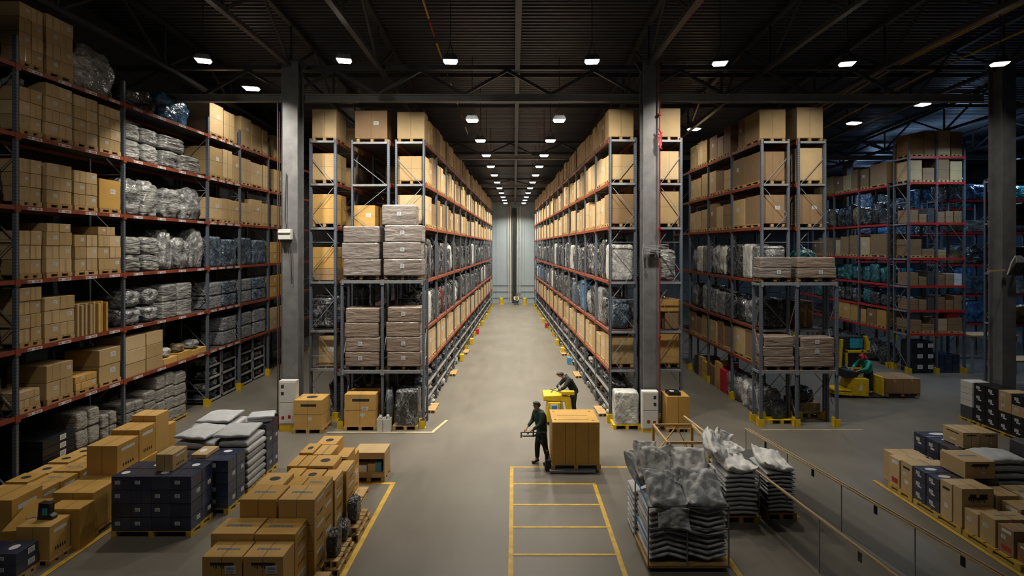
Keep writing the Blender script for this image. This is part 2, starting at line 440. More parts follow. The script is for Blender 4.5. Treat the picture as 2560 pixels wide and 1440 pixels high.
# ---------------------------------------------------------------- pallets
def pallet(label, x0, x1, y0, y1, z0=0., m='wood', h=.14, group=None, rz=0., center=None, parts=True, deck_along='x'):
    sx, sy = round(x1 - x0, 2), round(y1 - y0, 2)
    loc = center if center else ((x0 + x1) / 2, (y0 + y1) / 2, z0)
    key = ('pallet', sx, sy, m, h, parts)
    if key in CACHE: return copy_tree(CACHE[key], loc, rz, label, group)
    hx, hy = sx / 2, sy / 2; t = h * .16
    deck = MB(); n = 5; w = sy / n
    for k in range(n): deck.box(-hx, hx, -hy + k * w + w * .06, -hy + (k + 1) * w - w * .06, h - t, h)
    def bearer(xc):
        b = MB(); bw = min(.1, sx * .12)
        b.box(xc - bw / 2, xc + bw / 2, -hy, hy, h - 2 * t, h - t)
        for yc in (-hy + .06, 0, hy - .06): b.box(xc - bw / 2, xc + bw / 2, yc - .06, yc + .06, t, h - 2 * t)
        b.box(xc - bw / 2, xc + bw / 2, -hy, hy, 0, t)
        return b
    xs = (-hx + min(.1, sx * .12) / 2, 0, hx - min(.1, sx * .12) / 2)
    if parts:
        o = thing('wooden_pallet', label, 'pallet', loc, rz, group)
        obj('deck', deck.mesh('deck', [m]), o)
        for xc in xs: obj('bearer', bearer(xc).mesh('bearer', [m]), o)
    else:
        for xc in xs:
            b = bearer(xc); k = len(deck.v)
            deck.v += b.v; deck.f += [tuple(i + k for i in f) for f in b.f]; deck.m += b.m
        o = obj('wooden_pallet', deck.mesh('wooden_pallet', [m]), None, loc, rz); tag(o, label, 'pallet', group)
    CACHE[key] = o
    return o


# ---------------------------------------------------------------- crumpled bundles
def bundle_point(d, seed, p, amp, fr, st):
    q = Vector(d)
    n = (abs(q.x) ** p + abs(q.y) ** p + abs(q.z) ** p) ** (1 / p)
    q = q / n
    s = Vector((seed * 7.31, seed * 3.17, seed * 5.77))
    a = noise.noise(Vector((q.x * fr * st[0], q.y * fr * st[1], q.z * fr * st[2])) + s)
    r = 1 - abs(noise.noise(Vector((q.x * fr * 2.1 * st[0], q.y * fr * 2.1 * st[1], q.z * fr * 2.1 * st[2])) + s * 2))
    big = noise.noise(q * 1.1 + s)
    k = 1 + amp * (a * .6 + (r - .7) * .55 + big * .7)
    q = q * k
    if q.z < -.86: q.z = -.86 + (q.z + .86) * .1
    return Vector((q.x / 2, q.y / 2, (q.z + .88) / 1.86))


SHAPES = {'bale': (9, .07, 3., (1, 1, 3.2)), 'block': (12, .04, 3., (1, 1, 1)), 'bag': (4, .22, 2.3, (1, 1, 1)), 'stripe': (6, .14, 2.2, (.5, .5, 2.4)),
          'lump': (2.8, .3, 2., (1, 1, 1)), 'wrap': (26, .012, 3., (1, 1, 3))}


def bundle_mesh(shape, seed, m, n):
    key = ('bm', shape, seed, m, n)
    if key in CACHE: return CACHE[key]
    p, amp, fr, st = SHAPES[shape]
    bm = bmesh.new(); bmesh.ops.create_cube(bm, size=2)
    bmesh.ops.subdivide_edges(bm, edges=bm.edges[:], cuts=n, use_grid_fill=True)
    for v in bm.verts: v.co = bundle_point(v.co, seed, p, amp, fr, st)
    zs = [v.co.z for v in bm.verts]; xs = [abs(v.co.x) for v in bm.verts]; ys = [abs(v.co.y) for v in bm.verts]
    z0, z1 = min(zs), max(zs); mx, my = max(xs), max(ys)
    for v in bm.verts: v.co = Vector((v.co.x / (2 * mx), v.co.y / (2 * my), (v.co.z - z0) / (z1 - z0)))
    me = bpy.data.meshes.new('bundle'); bm.to_mesh(me); bm.free()
    me.materials.append(MT[m])
    for f in me.polygons: f.use_smooth = True
    CACHE[key] = me
    return me


def strap_mesh(shape, seed, n, x):
    """a thin dark band round the bundle: hull of the bundle's own section at x, a little proud of it"""
    key = ('st', shape, seed, n, x)
    if key in CACHE: return CACHE[key]
    me = bundle_mesh(shape, seed, 'fblack', n)
    ring = []
    pts = [(v.co.y, v.co.z) for v in me.vertices if abs(v.co.x - x) < .09]
    for k in range(28):
        t = 2 * math.pi * k / 28; c, s = math.cos(t), math.sin(t)
        best = max(p[0] * c + (p[1] - .5) * s for p in pts)
        ring.append((t, best))
    hull = []
    for k in range(28):     # intersection of neighbouring support lines
        t1, h1 = ring[k]; t2, h2 = ring[(k + 1) % 28]
        det = math.cos(t1) * math.sin(t2) - math.sin(t1) * math.cos(t2)
        y = (h1 * math.sin(t2) - h2 * math.sin(t1)) / det; z = (math.cos(t1) * h2 - math.cos(t2) * h1) / det
        hull.append((y, max(z + .5, .004)))
    b = MB()
    for i in range(28):
        (ya, za), (yb, zb) = hull[i], hull[(i + 1) % 28]
        b.bar((x, ya, za), (x, yb, zb), .035, .012)
    me2 = b.mesh('strap', ['black']); CACHE[key] = me2
    return me2


def bundle(label, x0, x1, y0, y1, z0, z1, m='fblack', shape='bag', seed=0, n=11, group=None, straps=(), name='wrapped_bundle', cat='bundle',
           rz=0., center=None):
    sx, sy, sz = abs(x1 - x0), abs(y1 - y0), abs(z1 - z0)
    loc = center if center else ((x0 + x1) / 2, (y0 + y1) / 2, z0)
    o = obj(name, bundle_mesh(shape, seed, m, n), None, loc, rz, scale=(sx, sy, sz)); tag(o, label, cat, group)
    for x in straps: obj('strap', strap_mesh(shape, seed, n, x), o)
    return o


# ---------------------------------------------------------------- sacks (flat, pillow shaped, sagging)
def sack_mesh(seed, sx, sy, h, bend, m, wob=.02, ears=0., crease=.12, pw=4):
    """a filled sack: plump to the seam, sagging, creased; ears = how far the corners stand up"""
    key = ('sack', seed, round(sx, 2), round(sy, 2), round(h, 3), bend, m, wob, ears, crease, pw)
    if key in CACHE: return CACHE[key]
    nu, nv = 30, 22
    s = Vector((seed * 3.7, seed * 1.9, 0))
    def zc(u, v):
        x = u * 2 - 1; y = v * 2 - 1
        c = max(abs(x) + abs(y) - 1.25, 0) / .75
        return bend * (1 - abs(x)) + wob * noise.noise(Vector((u * 3, v * 3, 0)) + s) + ears * c * c * (1.2 if (x > 0) == (seed % 2 == 0) else .5)
    def th(u, v):
        a = 1 - abs(2 * u - 1) ** pw; b = 1 - abs(2 * v - 1) ** pw
        q = h / 2 * max(a * b, 0) ** .28
        r = 1 - abs(noise.noise(Vector((u * 3.2 + v * 1.5, v * 4.5, 3)) + s)) * 2
        return q * (1 - crease * max(r, 0) ** 3 * 2 + crease * .35 * noise.noise(Vector((u * 6, v * 6, 5)) + s))
    V = []; Fc = []; idx = {}
    def put(i, j, top):
        edge = i in (0, nu) or j in (0, nv)
        k = (i, j, 0 if edge else top)
        if k in idx: return idx[k]
        u, v = .5 - .5 * math.cos(math.pi * i / nu), .5 - .5 * math.cos(math.pi * j / nv)
        w = 1 + .03 * noise.noise(Vector((u * 4, v * 4, 9)) + s)
        z = zc(u, v) + (0 if edge else (th(u, v) if top else -th(u, v)))
        V.append(((u - .5) * sx * w, (v - .5) * sy * w, z)); idx[k] = len(V) - 1
        return idx[k]
    for i in range(nu):
        for j in range(nv):
            Fc.append((put(i, j, 1), put(i + 1, j, 1), put(i + 1, j + 1, 1), put(i, j + 1, 1)))
            Fc.append((put(i, j + 1, 0), put(i + 1, j + 1, 0), put(i + 1, j, 0), put(i, j, 0)))
    me = bpy.data.meshes.new('sack'); me.from_pydata(V, [], Fc); me.materials.append(MT[m])
    for f in me.polygons: f.use_smooth = True
    CACHE[key] = me
    return me


# ---------------------------------------------------------------- skinned figures
def skin_mesh(name, verts, edges, m, sub=2, root=None, extra=None):
    names = list(verts)
    me = bpy.data.meshes.new('tmp')
    me.from_pydata([verts[n][0] for n in names], [(names.index(a), names.index(b)) for a, b in edges], [])
    o = bpy.data.objects.new('tmp', me); COL.objects.link(o)
    o.modifiers.new('s', 'SKIN'); o.modifiers.new('u', 'SUBSURF').levels = sub
    sv = me.skin_vertices[0].data
    for i, n in enumerate(names):
        r = verts[n][1]; sv[i].radius = r if isinstance(r, tuple) else (r, r)
        sv[i].use_root = (n == (root or names[0]))
    dg = bpy.context.evaluated_depsgraph_get(); dg.update()
    ev = o.evaluated_get(dg)
    out = bpy.data.meshes.new_from_object(ev)
    bpy.data.objects.remove(o); bpy.data.meshes.remove(me)
    out.name = name; out.materials.clear(); out.materials.append(MT[m])
    for f in out.polygons: f.use_smooth = True; f.material_index = 0
    return out
# ================================================================ the hall
def ceil_z(y): return 13.5 - max(y - 16, 0) * .075


def build_shell():
    m = MB(); m.box(-13.9, 36, -3, 54.3, -.3, 0); struct('floor', m.mesh('floor', ['floor']))
    # corrugated roof deck, ribs running across the hall
    m = MB(); y = -3.; P = .21; pr = []
    while y < 54.4:
        z = ceil_z(y)
        for dy, dz in ((0, 0), (.075, 0), (.105, .06), (.18, .06)): pr.append((y + dy, ceil_z(y + dy) + dz))
        y += P
    for (ya, za), (yb, zb) in zip(pr[:-1], pr[1:]):
        m.quad([(-13.9, ya, za), (-13.9, yb, zb), (36, yb, zb), (36, ya, za)])
    m.box(-13.9, 36, -3, 16, 13.8, 13.95); m.quad([(-13.9, 16, 13.8), (36, 16, 13.8), (36, 54.4, 10.95), (-13.9, 54.4, 10.95)])
    struct('ceiling', m.mesh('ceiling', ['roof']))
    # far wall: wide pale panels with a joint and two rails
    m = MB()
    for k in range(17): m.box(-13.9 + k * 3 + .01, -13.9 + k * 3 + 2.99, 54, 54.2, 0, 11.2)
    m.box(-13.9, 36, 54.2, 54.3, 0, 11.2, 1)
    struct('wall_far', m.mesh('wall_far', ['wallp', 'dwall']))
    m = MB(); m.box(-13.9, -13.6, -3, 54, 0, 14); struct('wall_left', m.mesh('wall_left', ['dwall']))
    m = MB(); m.box(35.7, 36, -3, 54, 0, 14); struct('wall_right', m.mesh('wall_right', ['wallb']))
    m = MB()
    for k in range(3): m.box(-2.2, 2.2, 53.95, 54, .55 + k * .65, .59 + k * .65)
    struct('trim_1', m.mesh('trim_1', ['steelp']))


LIGHTS = []
def area(x, y, z, power, size, col=(1., .93, .8), spread=160, sy=None, tilt=0.):
    l = bpy.data.lights.new('lamp_light', 'AREA'); l.energy = power; l.shape = 'RECTANGLE'; l.size = size; l.size_y = sy or size
    l.color = col; l.spread = math.radians(spread)
    o = bpy.data.objects.new('lamp_light', l); o.location = (x, y, z); o.rotation_euler = (math.radians(tilt), 0, 0); COL.objects.link(o)
    LIGHTS.append(o)


def ceiling_lamp(label, x, y, z, power, group, dim=False, rz=0., size=.5, col=(1., .93, .8), spread=160, tilt=0.):
    hl = round(min(max(ceil_z(y) - z - .15, .5), 2.2), 1)
    key = ('lamp', dim, size, hl)
    if key not in CACHE:
        o = thing('ceiling_lamp', label, 'lamp', (x, y, z), rz, group)
        b = MB(); s = size / 2
        b.prism([(-s, .02), (s, .02), (s * .7, .13), (-s * .7, .13)], -s * .62, s * .62)
        b.box(-s, s, -s * .62, s * .62, 0, .03)
        for k in range(5): b.box(-s * .7 + k * s * .33, -s * .62 + k * s * .33, -s * .5, s * .5, .13, .18)
        obj('housing', b.mesh('housing', ['roof'], bev=.006), o)
        b = MB(); b.prism([(-s * .7, -.06), (s * .7, -.06), (s * .9, 0), (-s * .9, 0)], -s * .54, s * .54); obj('diffuser', b.mesh('diffuser', ['lampd' if dim else 'lamp'], bev=.005), o)
        b = MB(); b.tube([(-s * .5, 0, .13), (0, 0, .5)], .012, 6); b.tube([(s * .5, 0, .13), (0, 0, .5)], .012, 6); b.tube([(0, 0, .5), (0, 0, hl)], .014, 6)
        obj('hanger', b.mesh('hanger', ['truss']), o)
        CACHE[key] = o
    else:
        copy_tree(CACHE[key], (x, y, z), rz, label, group)
    area(x, y, z - .1, power, size * .8, col, spread, None, tilt)


def build_lamps():
    K = 1.0
    # high lamps in front of and behind the first cross beam, placed where the photo shows them
    for i, (px, py, zl, pw, dim) in enumerate([(508, 150, 11.2, 290, 0), (860, 150, 11.2, 230, 0), (1126, 152, 11.2, 230, 0), (1480, 152, 11.2, 230, 0), (1800, 157, 11.2, 190, 0),
                                               (2118, 158, 11.2, 100, 1), (2500, 158, 11.2, 60, 1)]):
        Y = FY(py, zl)
        ceiling_lamp(f'bright floodlight {nth(i + 1)} from the left in the row above the first cross beam', PX(px, Y), Y, zl, pw * K, 'floodlights above the first cross beam', bool(dim), (.3, .2, .08, -.08, -.2, -.25, -.3)[i], .44, (1., .93, .8), 118, 25)
    for lab, px, py, zl, pw in (('small floodlight above the left-hand aisle just over the cross beam', 628, 220, 12., 120),
                                ('dim floodlight under the roof beside the right-hand column', 2305, 260, 11.8, 50),
                                ('floodlight high above the thin column at right', 2135, 307, 11.6, 60),
                                ('floodlight over the aisle right of the red pipe', 1735, 322, 11.6, 110)):
        Y = FY(py, zl); ceiling_lamp(lab, PX(px, Y), Y, zl, pw * K, None, px > 2000, .2, .62)
    # two rows down the main aisle
    zl = 10.35
    for side, s in (('left', -1), ('right', 1)):
        for k in range(11):
            Y = 17.9 + k * 3.42 if k < 9 else 17.9 + 8 * 3.42 + (k - 8) * 3.1
            x = s * (1.52 - .018 * (Y - 17.9)) + .06
            ceiling_lamp(f'round-looking lamp {nth(k + 1)} from the near end of the {side} row over the main aisle', x, Y, zl, 190 * K, f'{side} lamp row over the main aisle', False, 0, .46, (1., .92, .76), 128)
    # the same lamp grid carried on towards the camera and over the side aisles (above the frame)
    for x, y, pw in ((-6.3, 5.5, 46), (-1.5, 5.5, 10), (3.5, 5.5, 12), (9.5, 5.5, 7)):
        area(x, y, 12.2, pw * K * 3, .6, tilt=18. if x < -5 else 0.)
    for y in (24, 29, 34): area(-9.2, y, 11., 90 * K, .6)
    for y in (23, 28, 33, 38): area(7.1, y, 11., 60 * K, .6)
    for x, y in ((24., 27.), (25., 35.)): area(x, y, 10.9, 60 * K, 1., (.4, .66, 1.), 170, None, 180.)      # added cool fill aimed up, for the blue glow over the right-hand racks
    for x, y in ((14.5, 27), (20.5, 21.5), (22, 30), (27, 27), (28, 36)): area(x, y, 11., 190 * K, .6, (.5, .72, 1.))


def truss(label, x, y0, y1, deep0=1.45, w=.13):
    o = thing('roof_truss', label, 'truss', (x, y0, ceil_z(y0) - .2))
    ys = []; y = y0
    while y < y1 + .01: ys.append(y); y += 2.0
    z0 = ceil_z(y0) - .2
    top = [(0, y - y0, ceil_z(y) - .12 - z0) for y in ys]
    bot = [(0, y - y0, ceil_z(y) - .12 - deep0 * max(.16, 1 - max(y - 16, 0) / 42) - z0) for y in ys]
    for nm, ch in (('top_chord', top), ('bottom_chord', bot)):
        b = MB()
        for p, q in zip(ch[:-1], ch[1:]): b.bar(p, q, w * 1.2, w)
        obj(nm, b.mesh(nm, ['truss']), o)
    for i in range(len(ys) - 1):
        b = MB(); b.bar(top[i], bot[i + 1], .07, .07) if i % 2 else b.bar(bot[i], top[i + 1], .07, .07)
        obj('web_brace', b.mesh('web_brace', ['truss']), o)
        if i % 2 == 0:
            b = MB(); b.bar(top[i], bot[i], .06, .06); obj('web_post', b.mesh('web_post', ['truss']), o)


def cross_beam(label, x0, x1, y, zb, h, depth, step=2.95):
    """transverse girder: lower I beam, upper chord and zigzag web"""
    o = thing('cross_girder', label, 'girder', (x0, y, zb))
    L = x1 - x0
    b = MB(); b.box(0, L, -.09, .09, -h / 2, -h / 2 + .03); b.box(0, L, -.09, .09, h / 2 - .03, h / 2); b.box(0, L, -.02, .02, -h / 2, h / 2)
    obj('lower_beam', b.mesh('lower_beam', ['girder']), o)
    b = MB(); b.box(0, L, -.08, .08, depth - .09, depth + .05); obj('upper_chord', b.mesh('upper_chord', ['truss']), o)
    k = 0; x = 0.
    while x + step / 2 <= L:
        a, c = (h / 2, depth - .09) if k % 2 == 0 else (depth - .09, h / 2)
        b = MB(); b.bar((x, 0, a), (x + step / 2, 0, c), .09, .1); obj('web_brace', b.mesh('web_brace', ['truss']), o)
        x += step / 2; k += 1


def column(label, x, y, w, d, h):
    o = thing('steel_column', label, 'column', (x, y, 0))
    b = MB(); t = .05
    b.box(-w / 2, w / 2, -d / 2, -d / 2 + t, 0.03, h); b.box(-w / 2, w / 2, d / 2 - t, d / 2, .03, h); b.box(-w * .28, w * .28, -d / 2 + t, d / 2 - t, .03, h)
    obj('shaft', b.mesh('shaft', ['col'], bev=.008), o)
    b = MB(); b.box(-w * .62, w * .62, -d * .62, d * .62, 0, .03)
    for sx in (-1, 1):
        for sy in (-1, 1): b.tube([(sx * w * .55, sy * d * .5, .03), (sx * w * .55, sy * d * .5, .07)], .018, 6)
    obj('base_plate', b.mesh('base_plate', ['steelp']), o)
    b = MB(); b.box(-w * .7, w * .7, -d * .55, d * .55, h - .03, h); b.prism([(-w / 2, h - .4), (-w / 2, h - .03), (-w * .95, h - .03)], -.02, .02)
    b.prism([(w / 2, h - .4), (w * .95, h - .03), (w / 2, h - .03)], -.02, .02)
    obj('cap_bracket', b.mesh('cap_bracket', ['truss']), o)
    return o


def build_steelwork():
    column('thick grey steel column left of the stacked wrapped pallets', -7.37, 17.05, .54, .5, 12.05)
    column('thick grey steel column with a red pipe, right of the main aisle', 4.47, 16.95, .5, .5, 12.05)
    column('thick grey steel column at right, behind the black crates', 16.25, 17.05, .46, .5, 12.05)
    column('thin distant grey column behind the yellow machine at right', 19.95, 30.6, .36, .36, 11.0)
    cross_beam('dark cross girder spanning the hall at the first columns', -13.5, 16.0, 17.45, 10.97, .26, 1.05)
    cross_beam('dark cross girder deeper in the hall, over the racks', -13.5, 35.5, 29.2, 11.0, .22, .9)
    cross_beam('dark cross girder over the far half of the aisle', -13.5, 35.5, 41.2, 10.85, .2, .55)
    for i, x in enumerate((-11.6, -7.4, -4.5, .12, 4.47, 8.5, 12.3, 16.25, 21., 26.)):
        truss(f'dark lattice roof truss running down the hall, {nth(i + 1)} from the left', x, 5., 53. if abs(x) < 1 else 45.)
    # purlins across
    for k, y in enumerate((10., 13.5, 20.5, 24., 32.5, 36., 44.5, 48.)):
        b = MB(); z = ceil_z(y) - .12; b.box(-13.5, 35.5, -.05, .05, -.1, 0.06)
        o = obj('roof_purlin', b.mesh('roof_purlin', ['truss']), None, (0, y, z - .25)); tag(o, f'thin dark purlin across the hall under the roof, {nth(k + 1)} from the camera', 'purlin')
    # narrow dark column and pipes at the end of the main aisle
    o = thing('steel_column', 'narrow dark column in the middle of the far wall', 'column', (.02, 53.6, 0))
    b = MB(); b.box(-.2, .2, -.05, .05, 0, 10.); b.box(-.06, .06, .05, .25, 0, 10.); obj('shaft', b.mesh('shaft', ['rubber']), o)
    b = MB(); b.box(-.3, .3, -.2, .25, 0, .03); obj('base_plate', b.mesh('base_plate', ['steelp']), o)
    for k, x in enumerate((-.55, -.36, .40, .62)):
        b = MB(); b.tube([(0, 0, 1.1 if k > 1 else 0.02), (0, 0, 5), (0, 0, 10.2)], .05, 8)
        o = obj('wall_pipe', b.mesh('wall_pipe', ['white']), None, (x, 53.7, 0)); tag(o, f'white vertical pipe on the far wall, {nth(k + 1)} from the left', 'pipe', 'pipes by the far wall column')
    # red sprinkler pipe on column 2, hanging red hose bundle, conduits
    o = thing('sprinkler_pipe', 'red sprinkler pipe running down the column right of the main aisle', 'pipe', (4.72, 16.6, 0))
    b = MB(); b.tube([(0, 0, 1.15), (0, 0, 6), (0, 0, 12.1)], .024, 8); obj('riser', b.mesh('riser', ['red']), o)
    b = MB(); b.tube([(0, 0, 12.1), (0.02, -.4, 12.2), (.15, -4, 12.25), (.15, -12, 12.25)], .035, 8); obj('branch', b.mesh('branch', ['red']), o)
    for z in (3., 6.5, 10.2):
        b = MB(); b.tube([(0, 0, z - .03), (0, 0, z + .03)], .055, 8); obj('coupling', b.mesh('coupling', ['red']), o)
    b = MB(); pts = [(.05 * math.sin(t * 5), -.06, 9.3 + .28 * math.cos(t * 2.1) + .02 * t) for t in [i * .4 for i in range(22)]]
    b.tube(pts, .03, 6); obj('hose_loop', b.mesh('hose_loop', ['red']), o)
    b = MB(); b.tube([(0, 0, 0), (0, 0, 10.7)], .02, 8)
    o = obj('conduit', b.mesh('conduit', ['truss']), None, (-7.69, 16.66, .05)); tag(o, 'slim grey conduit on the left side of the left column', 'conduit')
    b = MB(); b.tube([(0, 0, 0), (0, 0, 5), (0, 0, 10.5)], .022, 8)
    o = obj('conduit', b.mesh('conduit', ['oldred']), None, (-7.95, 17.36, .0)); tag(o, 'thin reddish pipe behind the left edge of the left column', 'conduit')
    for k, (x, z) in enumerate(((14.35, 12.85), (15.1, 12.4), (13.1, 12.3))):
        b = MB(); b.tube([(0, 0, 0), (.1, 10, -.1), (0, 22, -1.2)], .035, 6)
        o = obj('conduit', b.mesh('conduit', ['line']), None, (x, 9., z)); tag(o, f'thin yellow conduit under the roof at right, {nth(k + 1)} of three', 'conduit', 'yellow conduits under the roof')
    # the marker cable hanging along the left of the main aisle, with coloured sleeves
    o = thing('marker_cable', 'thin dark cable with yellow and red sleeves under the roof left of centre', 'cable', (-2.55, 10., 12.9))
    cab = [(0, 0, 0), (.05, 3, -.1), (.02, 6, -.3), (.1, 9, -.65), (.15, 13, -1.0), (.2, 18, -1.3)]
    b = MB(); b.tube(cab, .018, 6); obj('cable', b.mesh('cable', ['rubber']), o)
    for ya, yb, mm in ((3.2, 5.1, 'line'), (5.3, 6.2, 'redink'), (6.6, 7.6, 'line'), (9.6, 10.2, 'line'), (11., 11.8, 'line'), (13.2, 13.6, 'redink'), (15., 16.2, 'wornline')):
        def at(y):
            for p, q in zip(cab[:-1], cab[1:]):
                if p[1] <= y <= q[1]:
                    t = (y - p[1]) / (q[1] - p[1]); return tuple(a + (c - a) * t for a, c in zip(p, q))
        b = MB(); b.tube([at(ya), at((ya + yb) / 2), at(yb)], .032, 6); s = obj('sleeve', b.mesh('sleeve', [mm]), o); s['label'] = {'line': 'yellow sleeve', 'redink': 'red sleeve', 'wornline': 'pale sleeve'}[mm]
    # yellow bollards at the end of the aisle
    for k, x in enumerate((-1.33, 1.12)):
        b = MB(); b.tube([(0, 0, 0), (0, 0, .6), (0, 0, .68)], [.2, .2, .16], 14)
        o = thing('bollard', f'short fat yellow bollard {("left", "right")[k]} of the crouching person at the far end', 'bollard', (x, 52.9, 0))
        obj('post', b.mesh('post', ['yellow'], smooth=False), o)
        b = MB(); b.box(-.28, .28, -.28, .28, 0, .02); obj('base_plate', b.mesh('base_plate', ['yellow']), o)
    # floor paint
    n = 2
    def line(pts, w, mname='line'):
        nonlocal n
        b = MB(); zl = .002 + .0006 * n
        for q_, ((xa, ya), (xb, yb)) in enumerate(zip(pts[:-1], pts[1:])):
            zl += .0003 * q_
            d = Vector((xb - xa, yb - ya)).normalized() * w / 2; q = Vector((-d.y, d.x))
            b.quad([(xa - d.x + q.x * -1, ya - d.y - q.y, zl), (xb + d.x - q.x, yb + d.y - q.y, zl), (xb + d.x + q.x, yb + d.y + q.y, zl), (xa - d.x + q.x, ya - d.y + q.y, zl)])
        struct(f'trim_{n}', b.mesh(f'trim_{n}', [mname])); n += 1
    line([(-.06, 6.), (-.06, 13.73)], .09); line([(2.0, 12.76), (2.0, 6.)], .09); line([(-.06, 13.73), (3.0, 13.73)], .06)
    for py in (1210, 1262, 1318, 1387):
        Y = FY(py); line([(-.02, Y), (1.97, Y)], .065)
    line([(-3.12, 6.), (-3.02, 12.78)], .11); line([(-3.02, 12.78), (-4.0, 12.78)], .11)
    line([(-8.5, 6.), (-8.42, 10.9)], .11)
    line([(4.05, 6.), (4.05, 11.2)], .11); line([(4.05, 11.2), (6.2, 11.2)], .09)
    line([(9.12, 6.), (9.1, 12.9)], .09)
    line([(-5.9, 16.3), (-2.6, 16.3), (-2.3, 17.4)], .1, 'wornline'); line([(8.0, 16.5), (11.2, 16.5)], .08, 'wornline')


# ================================================================ racking
LV = [1.8, 3.1, 4.76, 6.6, 8.1, 9.56]


class Rack:
    def __init__(s, label, org, ang, side, frames, depth, levels, shelves=None, beam='beam', group=None, mini=0, guard=True, top=None, postw=.088, plates=0, decks=True, gfrom=0.):
        s.org = Vector(org); s.ang = ang; s.s = side; s.fr = frames; s.d = depth; s.lv = levels
        s.names = {4: {1: 'lowest shelf', 2: 'second-lowest shelf', 3: 'second-highest shelf', 4: 'top shelf'},
                   5: {1: 'lowest shelf', 2: 'second-lowest shelf', 3: 'middle shelf', 4: 'second-highest shelf', 5: 'top shelf'}}.get(len(levels), SHELF)
        o = thing('pallet_rack', label, 'rack', (org[0], org[1], 0), ang, group); s.o = o
        h = (top or levels[-1] + .05); key = ('up', round(h, 2), postw)
        if key not in CACHE:
            b = MB(); w = postw / 2
            b.box(-w, w, -w * .9, -w * .9 + .012, 0, h); b.box(-w, w, w * .9 - .012, w * .9, 0, h); b.box(-w, -w + .012, -w * .9, w * .9, 0, h); b.box(w - .012, w, -w * .9, w * .9, 0, h)
            CACHE[key] = b.mesh('upright', ['steel'])
        ume = CACHE[key]
        b = MB(); z = .25; k = 0; x0, x1 = side * .08, side * (depth - .08)
        while z + 1.0 < h:
            b.bar((x0, 0, z), (x1, 0, z + .95), .017, .02) if k % 2 == 0 else b.bar((x1, 0, z), (x0, 0, z + .95), .017, .02)
            if k % 2 == 0: b.bar((x0, 0, z), (x1, 0, z), .017, .02)
            z += .97; k += 1
        brace = b.mesh('brace', ['steelp'])
        b = MB(); b.box(-.09, .09, -.09, .09, 0, .02)
        b.prism([(-.1, 0), (.1, 0), (.1, .25), (.07, .3), (-.07, .3), (-.1, .25)], -.11, -.085); b.box(-.1, -.08, -.11, .08, 0, .25); b.box(.08, .1, -.11, .08, 0, .25)
        guardm = b.mesh('foot_guard', ['yellow'])
        for u in frames:
            for x in (side * .05, side * (depth - .05)): obj('upright', ume, o, (x, u, 0))
            obj('brace', brace, o, (0, u, 0))
            if guard and (u >= gfrom or u == 0): obj('foot_guard', guardm, o, (side * .03, u - .02, 0))
        if guard: obj('foot_guard', guardm, o, (side * (depth - .06), frames[0] - .02, 0))
        bc = {}
        for i in range(len(frames) - 1):
            L = round(frames[i + 1] - frames[i], 2)
            if L not in bc:
                t = MB(); t.box(-.025, .025, .05, L - .05, -.1, 0); t.box(-.035, .035, .0, .06, -.15, .02); t.box(-.035, .035, L - .06, L, -.15, .02)
                q = MB()
                q.box(.025, depth - .075, .05, L - .05, -.04, -.012); q.box(depth - .075, depth - .03, .05, L - .05, -.115, 0, 1)
                for kk in range(4): q.box(.03, depth - .06, .2 + kk * (L - .4) / 3 - .03, .2 + kk * (L - .4) / 3 + .03, -.012, 0, 1)
                if side < 0: q.v = [(-a, b_, c) for a, b_, c in q.v]; q.f = [tuple(reversed(f)) for f in q.f]
                pl = None
                if plates:
                    pl = []
                    for kk in range(plates):
                        yc = L * (kk + .5) / plates; p_ = MB()
                        p_.box(-.0285, .0285, yc - .17, yc + .2, -.095, -.025, 0)
                        for g in range(10):
                            if g not in (3, 4): p_.box(-.0295, .0295, yc - .16 + g * .034, yc - .14 + g * .034, -.083, -.038, 1)
                        pl.append(p_.mesh('beam_label', ['label', 'redink']))
                ms = None
                if mini:
                    ms = MB()
                    ms.box(0, depth * .8, .06, L - .06, -.03, 0, 1); ms.box(-.012, 0, .06, L - .06, -.055, .045, 0)
                    if side < 0: ms.v = [(-a, b_, c) for a, b_, c in ms.v]; ms.f = [tuple(reversed(f)) for f in ms.f]
                    ms = ms.mesh('mini_shelf', ['rail', 'deck'])
                bc[L] = (t.mesh('beam', [beam]), q.mesh('shelf', ['deck', beam]), pl, ms)
            t, q, pl, ms = bc[L]
            for z in levels:
                bo = obj('beam', t, o, (side * .02, frames[i], z))
                if pl and 0 < i < 4:
                    for p_ in pl: obj('beam_label', p_, bo)
                if decks: obj('shelf', q, o, (side * .02, frames[i], z))
            if ms:
                for k in range(mini): obj('mini_shelf', ms, o, (side * .03, frames[i], .5 + .52 * k))
        for z in levels:     # grey bar across the near end frame at every level
            b = MB(); b.box(min(x0, x1), max(x0, x1), -.03, .03, -.1, -.03); obj('end_bar', b.mesh('end_bar', ['steelp']), o, (0, frames[0] - .06, z - .0))

    def at(s, u, v):
        c, n = math.cos(s.ang), math.sin(s.ang); x = s.s * v
        return (s.org.x + c * x - n * u, s.org.y + n * x + c * u)

    def box(s, label, u0, u1, v0, v1, z0, z1, m='card', marks=(), group=None, name='cardboard_box', cat='box'):
        z0 += .004; z1 += .004
        x, y = s.at((u0 + u1) / 2, (v0 + v1) / 2)
        return cbox(label, 0, v1 - v0, 0, u1 - u0, z0, z1 - .003, m, marks, group, name, cat, s.ang, (x, y, z0))

    def pal(s, label, u0, u1, v0, v1, z, group=None, m='wood', h=.12):
        z += .003
        x, y = s.at((u0 + u1) / 2, (v0 + v1) / 2)
        return pallet(label, 0, v1 - v0, 0, u1 - u0, z, m, h, group, s.ang, (x, y, z), False)

